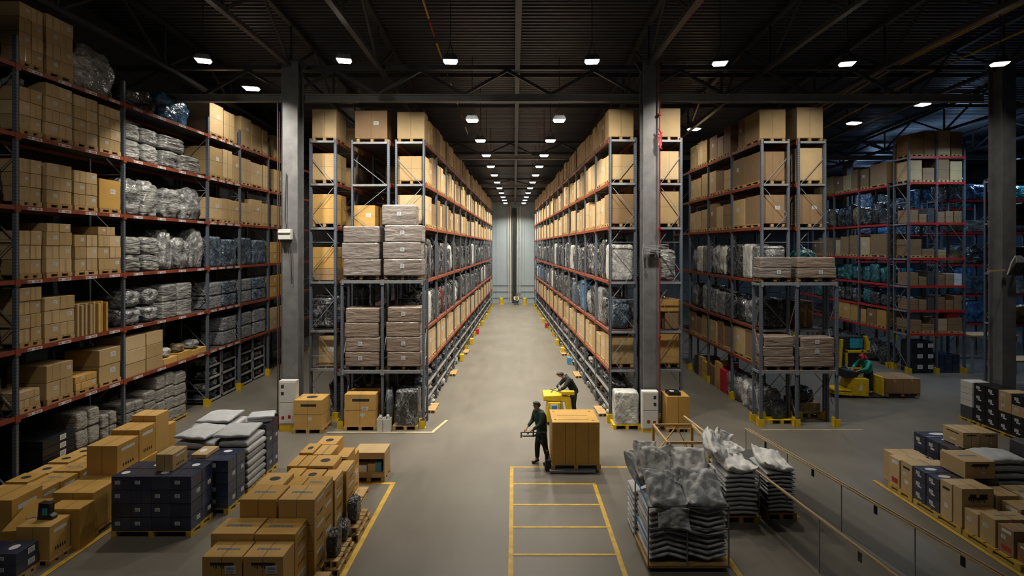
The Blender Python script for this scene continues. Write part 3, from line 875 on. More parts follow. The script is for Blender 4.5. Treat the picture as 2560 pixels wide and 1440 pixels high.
    def bun(s, label, u0, u1, v0, v1, z0, z1, m, shape='bag', seed=0, n=9, group=None, straps=(), name='wrapped_bundle', cat='bundle'):
        z0 += .004; z1 += .004
        x, y = s.at((u0 + u1) / 2, (v0 + v1) / 2)
        return bundle(label, 0, v1 - v0, 0, u1 - u0, z0, z1, m, shape, seed, n, group, straps, name, cat, s.ang, (x, y, z0))
# ================================================================ left-hand rack
LW = 'left-hand rack'
COLNAME = {'fblack': 'black crumpled film', 'fdark': 'dark glossy film', 'fgrey': 'grey crumpled film', 'fstripe': 'grey striped film', 'fwhite': 'white crumpled film',
           'fblue': 'dark blue film', 'fbluec': 'blue film', 'fteal': 'teal film', 'fred': 'dark red film', 'fbrown': 'brown mixed', 'speck': 'speckled grey', 'bale': 'layered grey'}


def build_left_rack():
    fr_abs = [8.6, 11.7, 14.92, 19.02, 21.25, 23.7, 26.2, 28.7]
    lv = [2.04, 3.56, 5.15, 6.86, 8.52, 10.1]
    X = -11.34
    rk = Rack('tall pallet rack with red beams along the left side', (X, fr_abs[0]), 0., -1, [y - fr_abs[0] for y in fr_abs], 1.1, lv, plates=4, top=10.75, beam='beam', gfrom=10.)
    def U(px):
        u = -X * F / (HX - px) - fr_abs[0]
        for f in rk.fr:
            if abs(u - f) < .07: u = f + (.07 if u >= f else -.07)
        return u

    def UU(a, b):
        u0, u1 = U(a), U(b)
        for f in rk.fr:
            if u0 < f < u1: u0, u1 = (u0, f - .07) if f - u0 > u1 - f else (f + .07, u1)
        return u0, u1
    BAY = {1: 'first full bay', 2: 'second bay', 3: 'third bay', 4: 'fourth bay', 5: 'fifth bay'}
    cnt = {}

    def stack(bay, lvl, pa, pb, rows, cols=2, rh=.32, m='card', pal=True, dep=1.0, marks=('labelR',), z=None, what='cardboard box'):
        u0, u1 = UU(pa, pb)
        n = cnt[(bay, lvl)] = cnt.get((bay, lvl), 0) + 1
        z0 = (lv[lvl - 1] if lvl else 0.) if z is None else z
        g = f'boxes in the {BAY[bay]} of the left rack'
        if pal:
            rk.pal(f'wooden pallet under {ORD[n]} load, {SHELF[lvl]}, {BAY[bay]} of {LW}', u0, u1, .03, .03 + dep, z0, 'pallets in the left rack'); z0 += .12
        w = (u1 - u0) / cols
        for r in range(rows):
            rn = 'only-row' if rows == 1 else 'top-row' if r == rows - 1 else 'bottom-row' if r == 0 else ORD[r + 1] + '-row'
            for c in range(cols):
                cn = '' if cols == 1 else ('near ' if c == 0 else 'far ')
                mk = tuple(marks) if (r + c + n) % 2 == 0 or cols == 1 else ('tapeR',)
                j = R.uniform(0, .025)
                rk.box(f'{rn} {cn}{what} of {ORD[n]} load, {SHELF[lvl]}, {BAY[bay]} of {LW}', u0 + c * w + .004, u0 + (c + 1) * w - .004, .03 + j, .03 + dep - .03 + j,
                       z0 + r * rh, z0 + (r + 1) * rh - .003, m, mk, g)
        return z0 + rows * rh

    def bun(bay, lvl, pa, pb, h, m, shape='bag', z=None, z0=0, n=20, straps=(), dep=.98, what=None, v0=.05):
        k = cnt[('b', bay, lvl)] = cnt.get(('b', bay, lvl), 0) + 1
        zb = ((lv[lvl - 1] if lvl else 0.) if z is None else z) + z0
        seed = len(CACHE) % 9 + lvl
        nm = what or COLNAME[m] + ' bundle'
        return rk.bun(f'{nm}, {ORD[k]} on the {SHELF[lvl]}, {BAY[bay]} of {LW}', *UU(pa, pb), v0, v0 + dep, zb, zb + h, m, shape, seed, n,
                      f'bundles in the {BAY[bay]} of the left rack', straps, *(('layered_bale', 'bale') if shape == 'bale' else ('wrapped_bundle', 'bundle')))

    # first full bay
    stack(1, 6, 36, 112, 4, rh=.335); stack(1, 6, 119, 187, 4, rh=.345); bun(1, 6, 192, 304, 1.3, 'fgrey', 'bag', what='clear film bag')
    stack(1, 5, 36, 109, 3, rh=.33); stack(1, 5, 118, 185, 4); stack(1, 5, 190, 248, 4, rh=.31); stack(1, 5, 252, 305, 4, rh=.3)
    bun(1, 5, 36, 80, .22, 'fgrey', 'lump', z=lv[4] + .12 + .99, n=10, dep=.6, what='small film bag atop boxes')
    stack(1, 4, 35, 108, 3, rh=.33); stack(1, 4, 120, 184, 3, rh=.33); stack(1, 4, 190, 247, 3, rh=.31); stack(1, 4, 252, 305, 1, 1, .82, 'card2')
    stack(1, 3, 34, 108, 3, rh=.34)
    z = stack(1, 3, 120, 184, 3, rh=.335); stack(1, 3, 122, 180, 1, 2, .22, pal=False, z=z)
    z = stack(1, 3, 191, 247, 3, rh=.32); z = stack(1, 3, 250, 305, 3, rh=.32); stack(1, 3, 250, 292, 1, 2, .24, pal=False, z=z)
    stack(1, 2, 32, 108, 4, rh=.32); stack(1, 2, 115, 190, 3, rh=.33)
    # upright flattened cartons leaning like books
    u = U(196)
    for k in range(11):
        w = .055; x, y = rk.at(u + .03, .45)
        cbox(f'folded upright carton {ORD[k + 1]} from near, {SHELF[2]}, first full bay of {LW}', 0, .85, 0, w, 0, .85 - .03 * (k % 3), 'card2' if k > 6 else 'card', (),
             'folded cartons standing upright', 'folded_carton', 'carton', 0, (x + .04 * math.sin(k * 2), y, lv[1]))
        u += w + .035
    stack(1, 1, 32, 105, 2, rh=.19); stack(1, 1, 121, 187, 2, rh=.42, m='card'); stack(1, 1, 192, 247, 2, rh=.18, m='card2', pal=True); stack(1, 1, 252, 305, 2, 1, .45, marks=('labelR',))
    # ground: grey layered bales beside dark flat cases
    for k, (a, b, h) in enumerate(((198, 228, 1.42), (229, 257, 1.42), (261, 280, 1.1), (281, 300, 1.1))):
        for r in range(3): bun(1, 0, a, b, h / 3, 'bale', 'bale', z=.0, z0=.13 + r * h / 3, n=12, dep=.8)
    rk.pal('wooden pallet under the grey bales, floor level, first full bay of left-hand rack', U(196), U(302), .03, .95, 0, 'pallets in the left rack')
    for k in range(6): rk.box(f'flat dark case {ORD[k + 1]} from the floor, first full bay of {LW}', U(112), U(192), .05, 1.0, .0 + k * .2, .19 + k * .2, 'black', ('labelR',), 'dark flat cases', 'flat_case', 'case')
    # second bay
    bun(2, 6, 318, 408, .75, 'fdark', 'bag'); bun(2, 6, 410, 492, .95, 'fbluec', 'bag', what='dark bundle with bright blue film')
    for a, b, zz in ((316, 362, 0), (364, 408, 0), (412, 455, 0), (457, 512, 0)): bun(2, 5, a, b, .62, 'fstripe', 'stripe', straps=(-.2,))
    for a, b in ((316, 362), (364, 406), (410, 474)): bun(2, 5, a, b, .5, 'fstripe', 'stripe', z0=.6)
    for a, b, h in ((316, 366, 1.15), (367, 412, 1.15), (414, 465, 1.05), (468, 521, 1.2)): bun(2, 4, a, b, h, 'fstripe' if a < 460 else 'fgrey', 'bag')
    for a, b in ((315, 365), (366, 410)):
        for r in range(2): bun(2, 3, a, b, .55, 'fstripe', 'stripe', z0=r * .53)
    for a, b, h in ((412, 445, 1.4), (447, 485, 1.2), (487, 520, 1.45)): bun(2, 3, a, b, h, 'fgrey', 'bag')
    for a, b in ((315, 366), (368, 408), (412, 448), (450, 486)):
        for r in range(2): bun(2, 2, a, b, .56, 'fgrey' if a < 400 else 'fstripe', 'bag' if a < 400 else 'block', z0=r * .55)
    stack(2, 1, 315, 367, 3, 1, .40, pal=False, marks=()); stack(2, 1, 369, 410, 3, 1, .40, pal=False, marks=())
    for k in range(3): rk.box(f'low open tray {ORD[k + 1]} from near, lowest shelf, second bay of {LW}', U(414 + k * 36), U(447 + k * 36), .05, .95, lv[0], lv[0] + .2 + .05 * (k == 1), 'card2', (), 'trays in the left rack', 'tray', 'tray')
    for k in range(3): bun(2, 1, 416 + k * 34, 440 + k * 34, .3, ('fwhite', 'fbrown', 'fgrey')[k], 'lump', z0=.25, n=9, dep=.5)
    for a, b, h in ((320, 343, 1.15), (344, 366, 1.12), (368, 397, 1.25), (399, 420, 1.6), (421, 442, 1.62), (444, 472, 1.5)):
        for r in range(4): bun(2, 0, a, b, h / 4, 'bale', 'bale', z=0, z0=.12 + r * h / 4, n=12, dep=.9)
    rk.pal('wooden pallet under the near grey bales, floor level, second bay of left-hand rack', U(318), U(397), .03, .97, 0, 'pallets in the left rack')
    rk.pal('wooden pallet under the far grey bales, floor level, second bay of left-hand rack', U(398.5), U(473), .03, .97, 0, 'pallets in the left rack')
    # third to fifth bays
    for lvl, row in ((6, ((526, 1, 560, 1.12), (562, 1, 588, 1.05), (592, 1, 630, 1.15), (632, 0, 655, 1.05), (658, 0, 684, 1.0), (686, 0, 702, .98), (704, 0, 722, 1.0))),
                     (5, ((526, 0, 557, 1.05), (560, 0, 582, 1.1), (583, 0, 602, 1.0), (606, 0, 628, 1.0), (630, 0, 657, .95), (660, 0, 684, .98), (686, 0, 710, .95))),
                     (4, ((526, 0, 557, .8), (559, 0, 582, .82), (583, 0, 600, .8), (604, 0, 630, .78), (632, 0, 656, 1.0), (658, 0, 682, .9), (684, 0, 712, .9)))):
        for i, (a, _, b, h) in enumerate(row):
            bay = 3 if b < 603 else 4 if b < 673 else 5
            u0, u1 = UU(a, b); z = lv[lvl - 1]
            rk.pal(f'dark pallet under tall carton {ORD[i + 1]}, {SHELF[lvl]}, far bays of {LW}', u0, u1, .03, 1.0, z, 'pallets in the left rack')
            rk.box(f'tall tan carton {ORD[i + 1]} from near, {SHELF[lvl]}, {BAY[bay]} of {LW}', u0, u1, .03, .98, z + .12, z + .12 + h, 'card', ('tapeR', 'row') if i % 2 else ('labelR', 'row'),
                   'tall cartons in the far bays of the left rack', 'tall_carton', 'carton')
    for lvl in (3, 2, 1):
        for i, (a, b) in enumerate(((527, 560), (562, 597), (606, 634), (637, 669))):
            bay = 3 if i < 2 else 4
            if lvl == 3: bun(bay, 3, a, b, 1.18 - .1 * (i % 2), 'fblue', 'block', n=16)
            elif lvl == 2:
                for r in range(2): bun(bay, 2, a, b, .5, 'speck' if i % 2 == 0 else 'fblue', 'block', z0=r * .5, n=12)
            else:
                if i: 
                    for r in range(2): bun(bay, 1, a, b, .55, 'speck', 'block', z0=r * .55, n=12)
    for lvl in (3, 2, 1):
        for i, (a, b) in enumerate(((677, 694), (696, 715), (717, 735))):
            for r in range(2): stack(5, lvl, a, b, 1, 1, .5, m='card2' if lvl > 1 else 'card', pal=False, z=lv[lvl - 1] + r * .5, marks=('labelR',))
    # small shelving with pale edges on the floor, third and fourth bay
    for k, (a, b) in enumerate(((526, 563), (565, 600), (605, 640), (642, 670))):
        u0, u1 = UU(a, b); x, y = rk.at(u0, .17)
        o = thing('parts_shelf', f'low dark parts shelf with pale edges, {ORD[k + 1]} from the camera, under the {LW}', 'shelf', (x, y, 0), 0, 'low parts shelves')
        L = u1 - u0
        for px_ in (0.02, L - .02):
            for q in (0, -.75):
                b_ = MB(); b_.box(-.02, .02, -.02, .02, 0, 1.85); obj('post', b_.mesh('post', ['steelp']), o, (q, px_, 0))
        for z in (.1, .52, .95, 1.4):
            b_ = MB(); b_.box(-.75, 0, 0, L, z - .02, z, 1); b_.box(0, .02, 0, L, z - .05, z + .03, 0); obj('shelf_board', b_.mesh('shelf_board', ['rail', 'deck']), o)
            for q in range(3):
                rk.bun(f'small dark bag {ORD[q + 1]} from near, board {ORD[(.1, .52, .95, 1.4).index(z) + 1]} up, parts shelf {ORD[k + 1]}', u0 + .05 + q * (L - .1) / 3, u0 + .02 + (q + 1) * (L - .1) / 3, .2, .75, z, z + .3,
                       R.choice(['fblack', 'fblack', 'fgrey']), 'lump', R.randrange(4), 8, 'bags on the low parts shelves', (), 'small_bag', 'bag')
    # the cut-off near bay at the picture's edge
    for lvl in range(1, 7):
        for k in range(2):
            u1 = 3.02 - k * 1.3
            rk.bun(f'dark bundle at the left edge, {ORD[k + 1]} from the upright, {SHELF[lvl]} of {LW}', u1 - 1.15, u1, .1, 1.0, lv[lvl - 1], lv[lvl - 1] + 1.05, 'fdark', 'bag', k + lvl, 12, 'dark bundles at the left edge')


# ================================================================ racks of the main aisle and right-hand side
def cartons(rk, where, bays, lvl, gap0=.13, first=None, hmul=1., facing='R', pals=True, stuff=None, hmax=2., mk=None, n0=0, mats=('card',), stuff_from=99):
    k = n0
    for b in range(*bays):
        u = rk.fr[b] + gap0; end = rk.fr[b + 1] - .1
        while end - u > .4:
            w = min(R.uniform(.52, .76), end - u); 
            if end - (u + w) < .35: w = end - u
            h = min(R.uniform(.82, 1.1) * hmul, hmax)
            m = R.choice(mats); k += 1; d = R.uniform(.86, .95) * min(rk.d - .08, .97); v0 = .03 + R.uniform(0, .03)
            z = rk.lv[lvl - 1] + (.004 if b >= stuff_from else 0)
            if k == 1 + n0 and first: h = first.get('h', h); m = first.get('m', m); w = first.get('w', w); d = rk.d - .1
            if b >= stuff_from:
                x, y = rk.at(u + w / 2, v0 + d / 2); c, s = math.cos(rk.ang), math.sin(rk.ang)
                q = len(stuff.v); stuff.box(-d / 2, d / 2, -w / 2 + .01, w / 2 - .01, z, z + h)
                stuff.v[q:] = [(x + c * a - s * e, y + s * a + c * e, g) for a, e, g in stuff.v[q:]]
            else:
                zz = z
                if pals and b < 5:
                    rk.pal(f'small wooden pallet under tall carton {nth(k)}, {rk.names[lvl]}, {where}', u + .01, u + w - .01, .03, .03 + d, z, 'pallets in ' + where, h=.12); zz += .12
                marks = first['marks'] if (k == 1 + n0 and first and 'marks' in first) else (('tape' + facing if facing == 'R' else 'seam',) if k % 3 == 1 else ('label' + facing,) if k % 3 == 2 else ('row',))
                rk.box(f'tall {"brown" if m == "cardb" else "tan"} carton, {nth(k)} from near end, {rk.names[lvl]}, {where}', u + .006, u + w - .006, v0, v0 + d, zz, zz + h - (zz - z) * .5, m, marks,
                       'tall cartons, ' + where, 'tall_carton', 'carton')
            u += w + R.choice([.02, .03, .05, .12])


FARB = []


def bundles(rk, where, bays, lvl, kinds, hr=(.95, 1.35), shapes=('bag', 'block', 'bag'), per=3, n=9, n0=0, z0=0., v0=.06, stuff_from=99):
    k = n0
    for b in range(*bays):
        L = rk.fr[b + 1] - rk.fr[b] - .2; w = L / per
        for i in range(per):
            k += 1; m = R.choice(kinds); u = rk.fr[b] + .1 + i * w
            if b >= stuff_from:
                x, y = rk.at(u + w / 2, v0 + min(.9, rk.d - .12) / 2); h = R.uniform(*hr)
                FARB.append((bundle_mesh(R.choice(shapes), R.randrange(3), m, 5), Matrix.Translation((x, y, rk.lv[lvl - 1] + z0 + .004)) @ Matrix.Rotation(rk.ang, 4, 'Z') @ Matrix.Diagonal((min(.9, rk.d - .12), w - .02, h, 1))))
                continue
            rk.bun(f'{COLNAME[m]} bundle, {nth(k)} from near end, {rk.names[lvl]}, {where}', u + .01, u + w - .01, v0, v0 + min(.9, rk.d - .12), rk.lv[lvl - 1] + z0, rk.lv[lvl - 1] + z0 + R.uniform(*hr), m,
                   R.choice(shapes), R.randrange(6), n, 'wrapped bundles, ' + where)


def build_aisle_racks():
    ang = lambda dx, dy: -math.atan2(dx, dy)
    nb = 14; bay = 2.4
    fr = [k * bay for k in range(nb + 1)]
    A = Rack('long pallet rack on the left of the main aisle', (-3.06, 17.65), ang(.95, 35.), -1, [k * 2.375 for k in range(nb + 1)], 1.05, LV, mini=2, gfrom=9.)
    C = Rack('long pallet rack on the right of the main aisle', (3.2, 17.3), ang(-1.25, 35.5), 1, fr, .95, LV, mini=2, gfrom=9.)
    wa, wc = 'rack left of main aisle', 'rack right of main aisle'
    stuff = MB()
    for rk, w, fc in ((A, wa, 'R'), (C, wc, 'L')):
        for lvl in (6, 5, 4, 1):
            first = {6: dict(h=.98, w=.62, marks=('seam',)), 5: dict(h=.9, w=.7, marks=('row', 'seam')), 4: dict(h=1.05, w=.7, marks=('row',)), 1: dict(h=1.0, w=.6, marks=('row',))}[lvl]
            cartons(rk, w, (0, nb), lvl, first=first, facing=fc, stuff=stuff, stuff_from=7, hmul=.97 if lvl == 6 else 1.0, hmax={6: .98, 5: 1.15, 4: 1.12, 1: 1.05}[lvl],
                    pals=lvl != 1 or True, mats=('card', 'card', 'card', 'cardb') if lvl > 1 else ('card',))
        kinds = ['fblack'] * 6 + ['fgrey', 'fwhite', 'fdark']
        bundles(rk, w, (0, nb), 3, kinds, (1.1, 1.5), ('bag', 'block'), stuff_from=8)
        bundles(rk, w, (0, nb), 2, kinds + (['fred'] if rk is A else ['fblue', 'fbluec', 'fgrey', 'fwhite']), (1.0, 1.35), ('bag', 'block'), stuff_from=8)
        # ground: small goods on the floor and on two low shelves
        k = 0
        for b in range(nb):
            per = 3 if b < 7 else 2
            for q, z in enumerate((0., .5, 1.02)):
                for i in range(per):
                    k += 1; wd = (bay - .3) / per; u = rk.fr[b] + .13 + i * wd
                    m = R.choice(['fblack', 'fblack', 'fgrey', 'fwhite', 'fblack', 'fbrown'] + (['fwhite', 'fgrey'] if rk is C else ['fblue']))
                    rk.bun(f'small {COLNAME[m].replace(" crumpled", "")} bag, {ORD[i + 1]} in {nth(b + 1)} bay, {("floor", "lower ledge", "upper ledge")[q]}, {w}', u, u + wd * .92, .1 if q else .0, .75, z, z + R.uniform(.28, .42), m, 'lump', R.randrange(6), 7 if b > 3 else 10,
                           'small bags at the foot of the ' + w, (), 'small_bag', 'bag')
    o = obj('far_cartons', stuff.mesh('far_cartons', ['card'])); o['kind'] = 'stuff'; tag(o, 'distant tall cartons filling the far bays either side of the main aisle', 'cartons')
    bm = bmesh.new(); mats = []
    for me, mx in FARB:
        k0 = len(bm.faces); t = me.copy(); t.transform(mx); bm.from_mesh(t); bpy.data.meshes.remove(t)
        if me.materials[0] not in mats: mats.append(me.materials[0])
        bm.faces.ensure_lookup_table()
        for q in range(k0, len(bm.faces)): bm.faces[q].material_index = mats.index(me.materials[0])
    me = bpy.data.meshes.new('far_bundles'); bm.to_mesh(me); bm.free()
    for q in mats: me.materials.append(q)
    o = obj('far_bundles', me); o['kind'] = 'stuff'; tag(o, 'distant film-wrapped bundles filling the far bays either side of the main aisle', 'bundles')
    # things sticking out at the foot of both racks
    for rk, w, side in ((A, wa, 'left'), (C, wc, 'right')):
        for i, (u, m) in enumerate(((1.0, 'wood'), (6.2, 'wood'), (11., 'wood'))):
            x, y = rk.at(u, -.08)
            pallet(f'wooden pallet jutting out at foot of {w}, {ORD[i + 1]} from near', -.16, .16, -.45, .45, 0, 'wood', .1, 'pallets at the aisle edge', rk.ang, (x, y, 0), False)
    for i, (u, s, m) in enumerate(((9, .3, 'yellow'), (13.5, .3, 'yellow'), (17.2, .28, 'redc'), (21, .3, 'yellow'), (25, .3, 'yellow'))):
        x, y = A.at(u, -.12); cbox(f'{"red" if m == "redc" else "yellow"} bin {ORD[i + 1]} from near, at foot of rack left of main aisle', 0, s * .6, 0, s, 0, .34, m, (), 'bins at the foot of the left aisle rack', 'plastic_bin', 'bin', A.ang, (x, y, 0))
    for i, (u, s, m) in enumerate(((8.6, .3, 'bluelab'), (11.1, .3, 'yellow'), (13.6, .28, 'yellow'), (20.3, .3, 'redc'), (22.8, .3, 'yellow'))):
        x, y = C.at(u, -.12); cbox(f'{ {"redc": "red", "yellow": "yellow", "bluelab": "blue"}[m]} bin {ORD[i + 1]} from near, at foot of rack right of main aisle', 0, s * .6, 0, s, 0, .34, m, (), 'bins at the foot of the right aisle rack', 'plastic_bin', 'bin', C.ang, (x, y, 0))

    # racks back to back with A and C
    A2 = Rack('deep pallet rack standing back to back behind the left aisle rack', A.at(0, 1.22) , A.ang, -1, [0, 2.4, 4.8, 7.2, 9.6], 1.36, LV[2:], guard=True)
    wx = 'deep rack behind the aisle rack'
    A2.lv = LV; A2.names = SHELF
    A2.box('dark brown wooden case on the top shelf of the deep rack left of the aisle', .08, 1.1, .12, 1.25, 9.68, 10.64, 'cardb', ('label', 'seam'), None, 'wooden_case', 'case'); A2.pal('pallet under the dark brown case, top shelf of the deep rack', .1, 1.05, .12, 1.2, 9.56)
    cartons(A2, wx, (1, 3), 5, pals=False); cartons(A2, wx, (1, 2), 4, n0=1, pals=False)
    A2.box('brown box with a white label behind the tall wrapped stacks', .08, .95, .55, 1.3, 6.6, 7.35, 'card2', ('label', 'row'))
    B = Rack('pallet rack end beside the left column', (-6.05, 17.5), 0., -1, [0, 2.4, 4.8, 7.2, 9.6, 12.], .94, LV)
    wb = 'rack beside the left column'
    for lvl, h, m, mk in ((6, .95, 'card', ('seam',)), (5, .9, 'card', ('seam', 'row')), (4, 1.0, 'cardb', ('row',))):
        B.pal(f'pallet under the end box, {SHELF[lvl]}, {wb}', .08, 1.1, .05, .88, LV[lvl - 1], 'pallets in ' + wb)
        B.box(f'{"brown" if m == "cardb" else "tan"} end box on the {SHELF[lvl]} of the {wb}', .085, 1.12, .05, .88, LV[lvl - 1] + .12, LV[lvl - 1] + .12 + h, m if m != 'cardb' else 'card2', mk)
        cartons(B, wb, (1, 2), lvl, n0=1, pals=False)
    B.box('flat brown box on the third-lowest shelf beside the left column', .08, 1., .08, .86, 4.76 + .4, 5.9, 'card2', ('row',)); B.box('low wooden crate under a flat box beside the left column', .08, 1., .06, .88, 4.76, 5.15, 'ply', ('row',), None, 'crate', 'crate')
    B.bun('black folded tarpaulin bundle bulging from the rack beside the left column', .05, .95, -.15, .95, 3.1, 4.25, 'fblack', 'stripe', 3, 18)
    B.box('pale upright box with a small label beside the left column', .1, .8, .08, .66, 1.8, 2.85, 'card', ('label', 'row'))
    for k in range(4): B.bun(f'dark crumpled bag {ORD[k + 1]} from near at the foot of the {wb}', 1.3 if k == 0 else .12 + k * 2.4, 2.1 + k * 2.4, .1, .85, 0, 1.1, 'fblack', 'lump', k, 10, 'dark bags at the foot of ' + wb, (), 'small_bag', 'bag')
    for lvl in (3, 2):
        bundles(B, wb, (1, 2), lvl, ['fblack', 'fgrey', 'fdark'], n0=1, per=2)
        bundles(A2, wx, (1, 2), lvl, ['fblack', 'fgrey', 'fdark'], n0=1, per=2, z0=.0) if lvl == 3 else None
    D = Rack('pallet rack end beside the column with the red pipe', C.at(0, 1.66), C.ang, 1, [0, 2.4, 4.8, 7.2, 9.6, 12.], .86, LV)
    wd = 'rack beside the red-pipe column'
    for lvl, h, m, mk in ((6, .95, 'card', ()), (5, .95, 'card', ('seam',)), (4, 1.1, 'cardb', ('row',)), (1, 1.02, 'card2', ('row',))):
        D.pal(f'pallet under the end box, {SHELF[lvl]}, {wd}', .08, 1.1, .04, .82, LV[lvl - 1], 'pallets in ' + wd)
        D.box(f'{"brown" if m == "cardb" else "tan"} end box on the {SHELF[lvl]} of the {wd}', .085, 1.12, .04, .82, LV[lvl - 1] + .12, LV[lvl - 1] + .12 + h, m if m != 'cardb' else 'card', mk)
    D.bun('striped grey film bundle on the third-lowest shelf beside the red-pipe column', .12, 1.05, .09, .76, 4.76, 5.85, 'fstripe', 'stripe', 5, 20)
    D.box('flat brown box on the second-lowest shelf beside the red-pipe column', .1, .9, .05, .8, 3.1 + .6, 4.1, 'card2', ('row',)); D.box('brown box under a flat box beside the red-pipe column', .12, .9, .3, .8, 3.1, 3.69, 'cardb', ())
    D.bun('dark bundle on the second-lowest shelf behind the boxes at the red-pipe column', 1., 2.2, .05, .8, 3.1, 4.3, 'fblack', 'bag', 2, 10)
    for lvl in (4, 5, 6): cartons(D, wd, (1, 2), lvl, n0=1, pals=False)
    # end bay of C: special goods at the near end
    x, y = C.at(-.45, .45)
    pallet('yellow pallet under the white wrapped load at the right aisle rack', x - .45, x + .45, y - .3, y + .3, 0, 'yellow', .14)
    bundle('white crumpled film load on a yellow pallet at the right aisle rack', x - .4, x + .4, y - .28, y + .28, .14, 1.22, 'fwhite', 'block', 2, 18, straps=())

    # racks E and F right of the second aisle
    E = Rack('pallet rack on the right of the second aisle', (8.47, 17.6), 0., 1, [0, 2.4, 4.8, 7.2, 9.6], 1.0, LV)
    we = 'rack right of second aisle'
    for lvl in (6, 5, 4, 1):
        cartons(E, we, (0, 3), lvl, facing='L', mats=('card', 'card', 'cardb') if lvl > 1 else ('card', 'card', 'cardb'), first=dict(h=1.05, w=1.15, m='card' if lvl == 6 else 'cardb', marks=('seam', 'label') if lvl == 4 else ('seam',)), hmax={6: 1.1, 5: 1.1, 4: 1.1, 1: 1.0}[lvl])
    bundles(E, we, (0, 3), 3, ['fwhite', 'fgrey', 'speck', 'fblack', 'fgrey'], (1.0, 1.3), ('block', 'bag'), n=12)
    bundles(E, we, (0, 3), 2, ['speck', 'fblack', 'fgrey', 'fdark'], (.9, 1.2), ('block', 'bag'), n=12)
    for k in range(5): E.bun(f'grey speckled film bale {ORD[k + 1]} from near, on the floor, rack right of second aisle', .1 + k * .56 + (.14 if k == 4 else 0), .64 + k * .56 + (.14 if k == 4 else 0), .0, .9, 0, 1.0, 'fgrey' if k != 2 else 'fwhite', 'bag', k, 12, 'bales on the floor of the second aisle')
    for k, (m, h) in enumerate((('redc', .9), ('card2', 1.1), ('cardb', .8), ('line', .8), ('card', .9), ('black', .8))):
        E.box(f'{("red", "tan", "brown", "yellow", "pale tan", "black")[k]} box on the floor under the rack right of second aisle', 3.08 + k * .54 + (.3 if k > 2 else 0), 3.58 + k * .54 + (.3 if k > 2 else 0), .05, .85, 0, h, m, ('row',))
    Fk = Rack('pallet rack end standing right of the second-aisle rack', (9.72, 17.6), 0., 1, [0, 2.4, 4.8, 7.2, 9.6], 1.0, LV)
    wf = 'rack end right of the second-aisle rack'
    for lvl, h, m, mk in ((6, 1.05, 'card', ('seam',)), (5, 1.1, 'card', ()), (4, 1.0, 'cardb', ('label', 'seam'))):
        Fk.pal(f'pallet under the end box, {SHELF[lvl]}, {wf}', .08, 1.1, .05, .95, LV[lvl - 1], 'pallets in ' + wf)
        Fk.box(f'{"brown" if m == "cardb" else "tan"} end box on the {SHELF[lvl]} of the {wf}', .085, 1.12, .05, .95, LV[lvl - 1] + .12, LV[lvl - 1] + .12 + h, m, mk)
    Fk.bun('teal and grey film bundle on the third-lowest shelf of the rack end at right', .1, 1.2, .05, .9, 4.76, 5.9, 'fteal', 'bag', 1, 14)
    Fk.box('round-cornered brown carton on the second-lowest shelf of the rack end at right', .3, 1.2, .1, .75, 3.1, 4.0, 'cardb', ('seam',))
    Fk.box('low wooden crate on a yellow pallet at the foot of the rack end at right', .12, 1.1, .12, .88, .14, .5, 'ply', ('row',), None, 'crate', 'crate')
    Fk.pal('yellow pallet under the wooden crate at the foot of the rack end', .12, 1.1, .12, .88, 0, None, 'yellow', .14)
    Fk.bun('black plastic bag heaped in the wooden crate at the rack end', .16, 1.0, .14, .86, .5, 1.0, 'fdark', 'lump', 2, 14)
    E.bun('black film bundle with a white bottle print on the floor at the second-aisle rack end', -.5, -.2, .14, .72, .14, .8, 'fdark', 'bag', 5, 14)
    x, y = E.at(-.35, .48); pallet('yellow pallet under the black bundle at the second-aisle rack end', x - .42, x + .42, y - .17, y + .17, 0, 'yellow', .14)
    return A, C


def wrapped_load(label, x0, x1, y0, y1, z0, z1, layers, m='kraft', labels=((.15, 0), (.15, 1)), seed=0):
    """shrink-wrapped pallet load: one wrapped block of stacked layers with labels on it"""
    o = thing('wrapped_pallet_load', label, 'pallet load', ((x0 + x1) / 2, (y0 + y1) / 2, z0))
    sx, sy, sz = x1 - x0, y1 - y0, z1 - z0; h = sz / layers
    for k in range(layers):
        j = .025 * math.sin(k * 2.3 + seed)
        obj('wrapped_layer', bundle_mesh('wrap', (seed + k) % 5, m, 16), o, (j, 0, k * h), scale=(sx * (1 - .02 * (k == layers - 1)), sy, h * 1.0))
    for fx, k in labels:
        l = MB(); w = .13; l.box(-w / 2, w / 2, -.003, .0, -w * .5, w * .5)
        for i in range(4): l.box(-w * .4, w * (.4 - .15 * (i % 2)), -.0045, -.0, -w * .35 + i * w * .2, -w * .27 + i * w * .2, 1)
        obj('label', l.mesh('label', ['label', 'blueink']), o, (fx * sx, -sy / 2 - .004, k * h + h * .55))
    return o


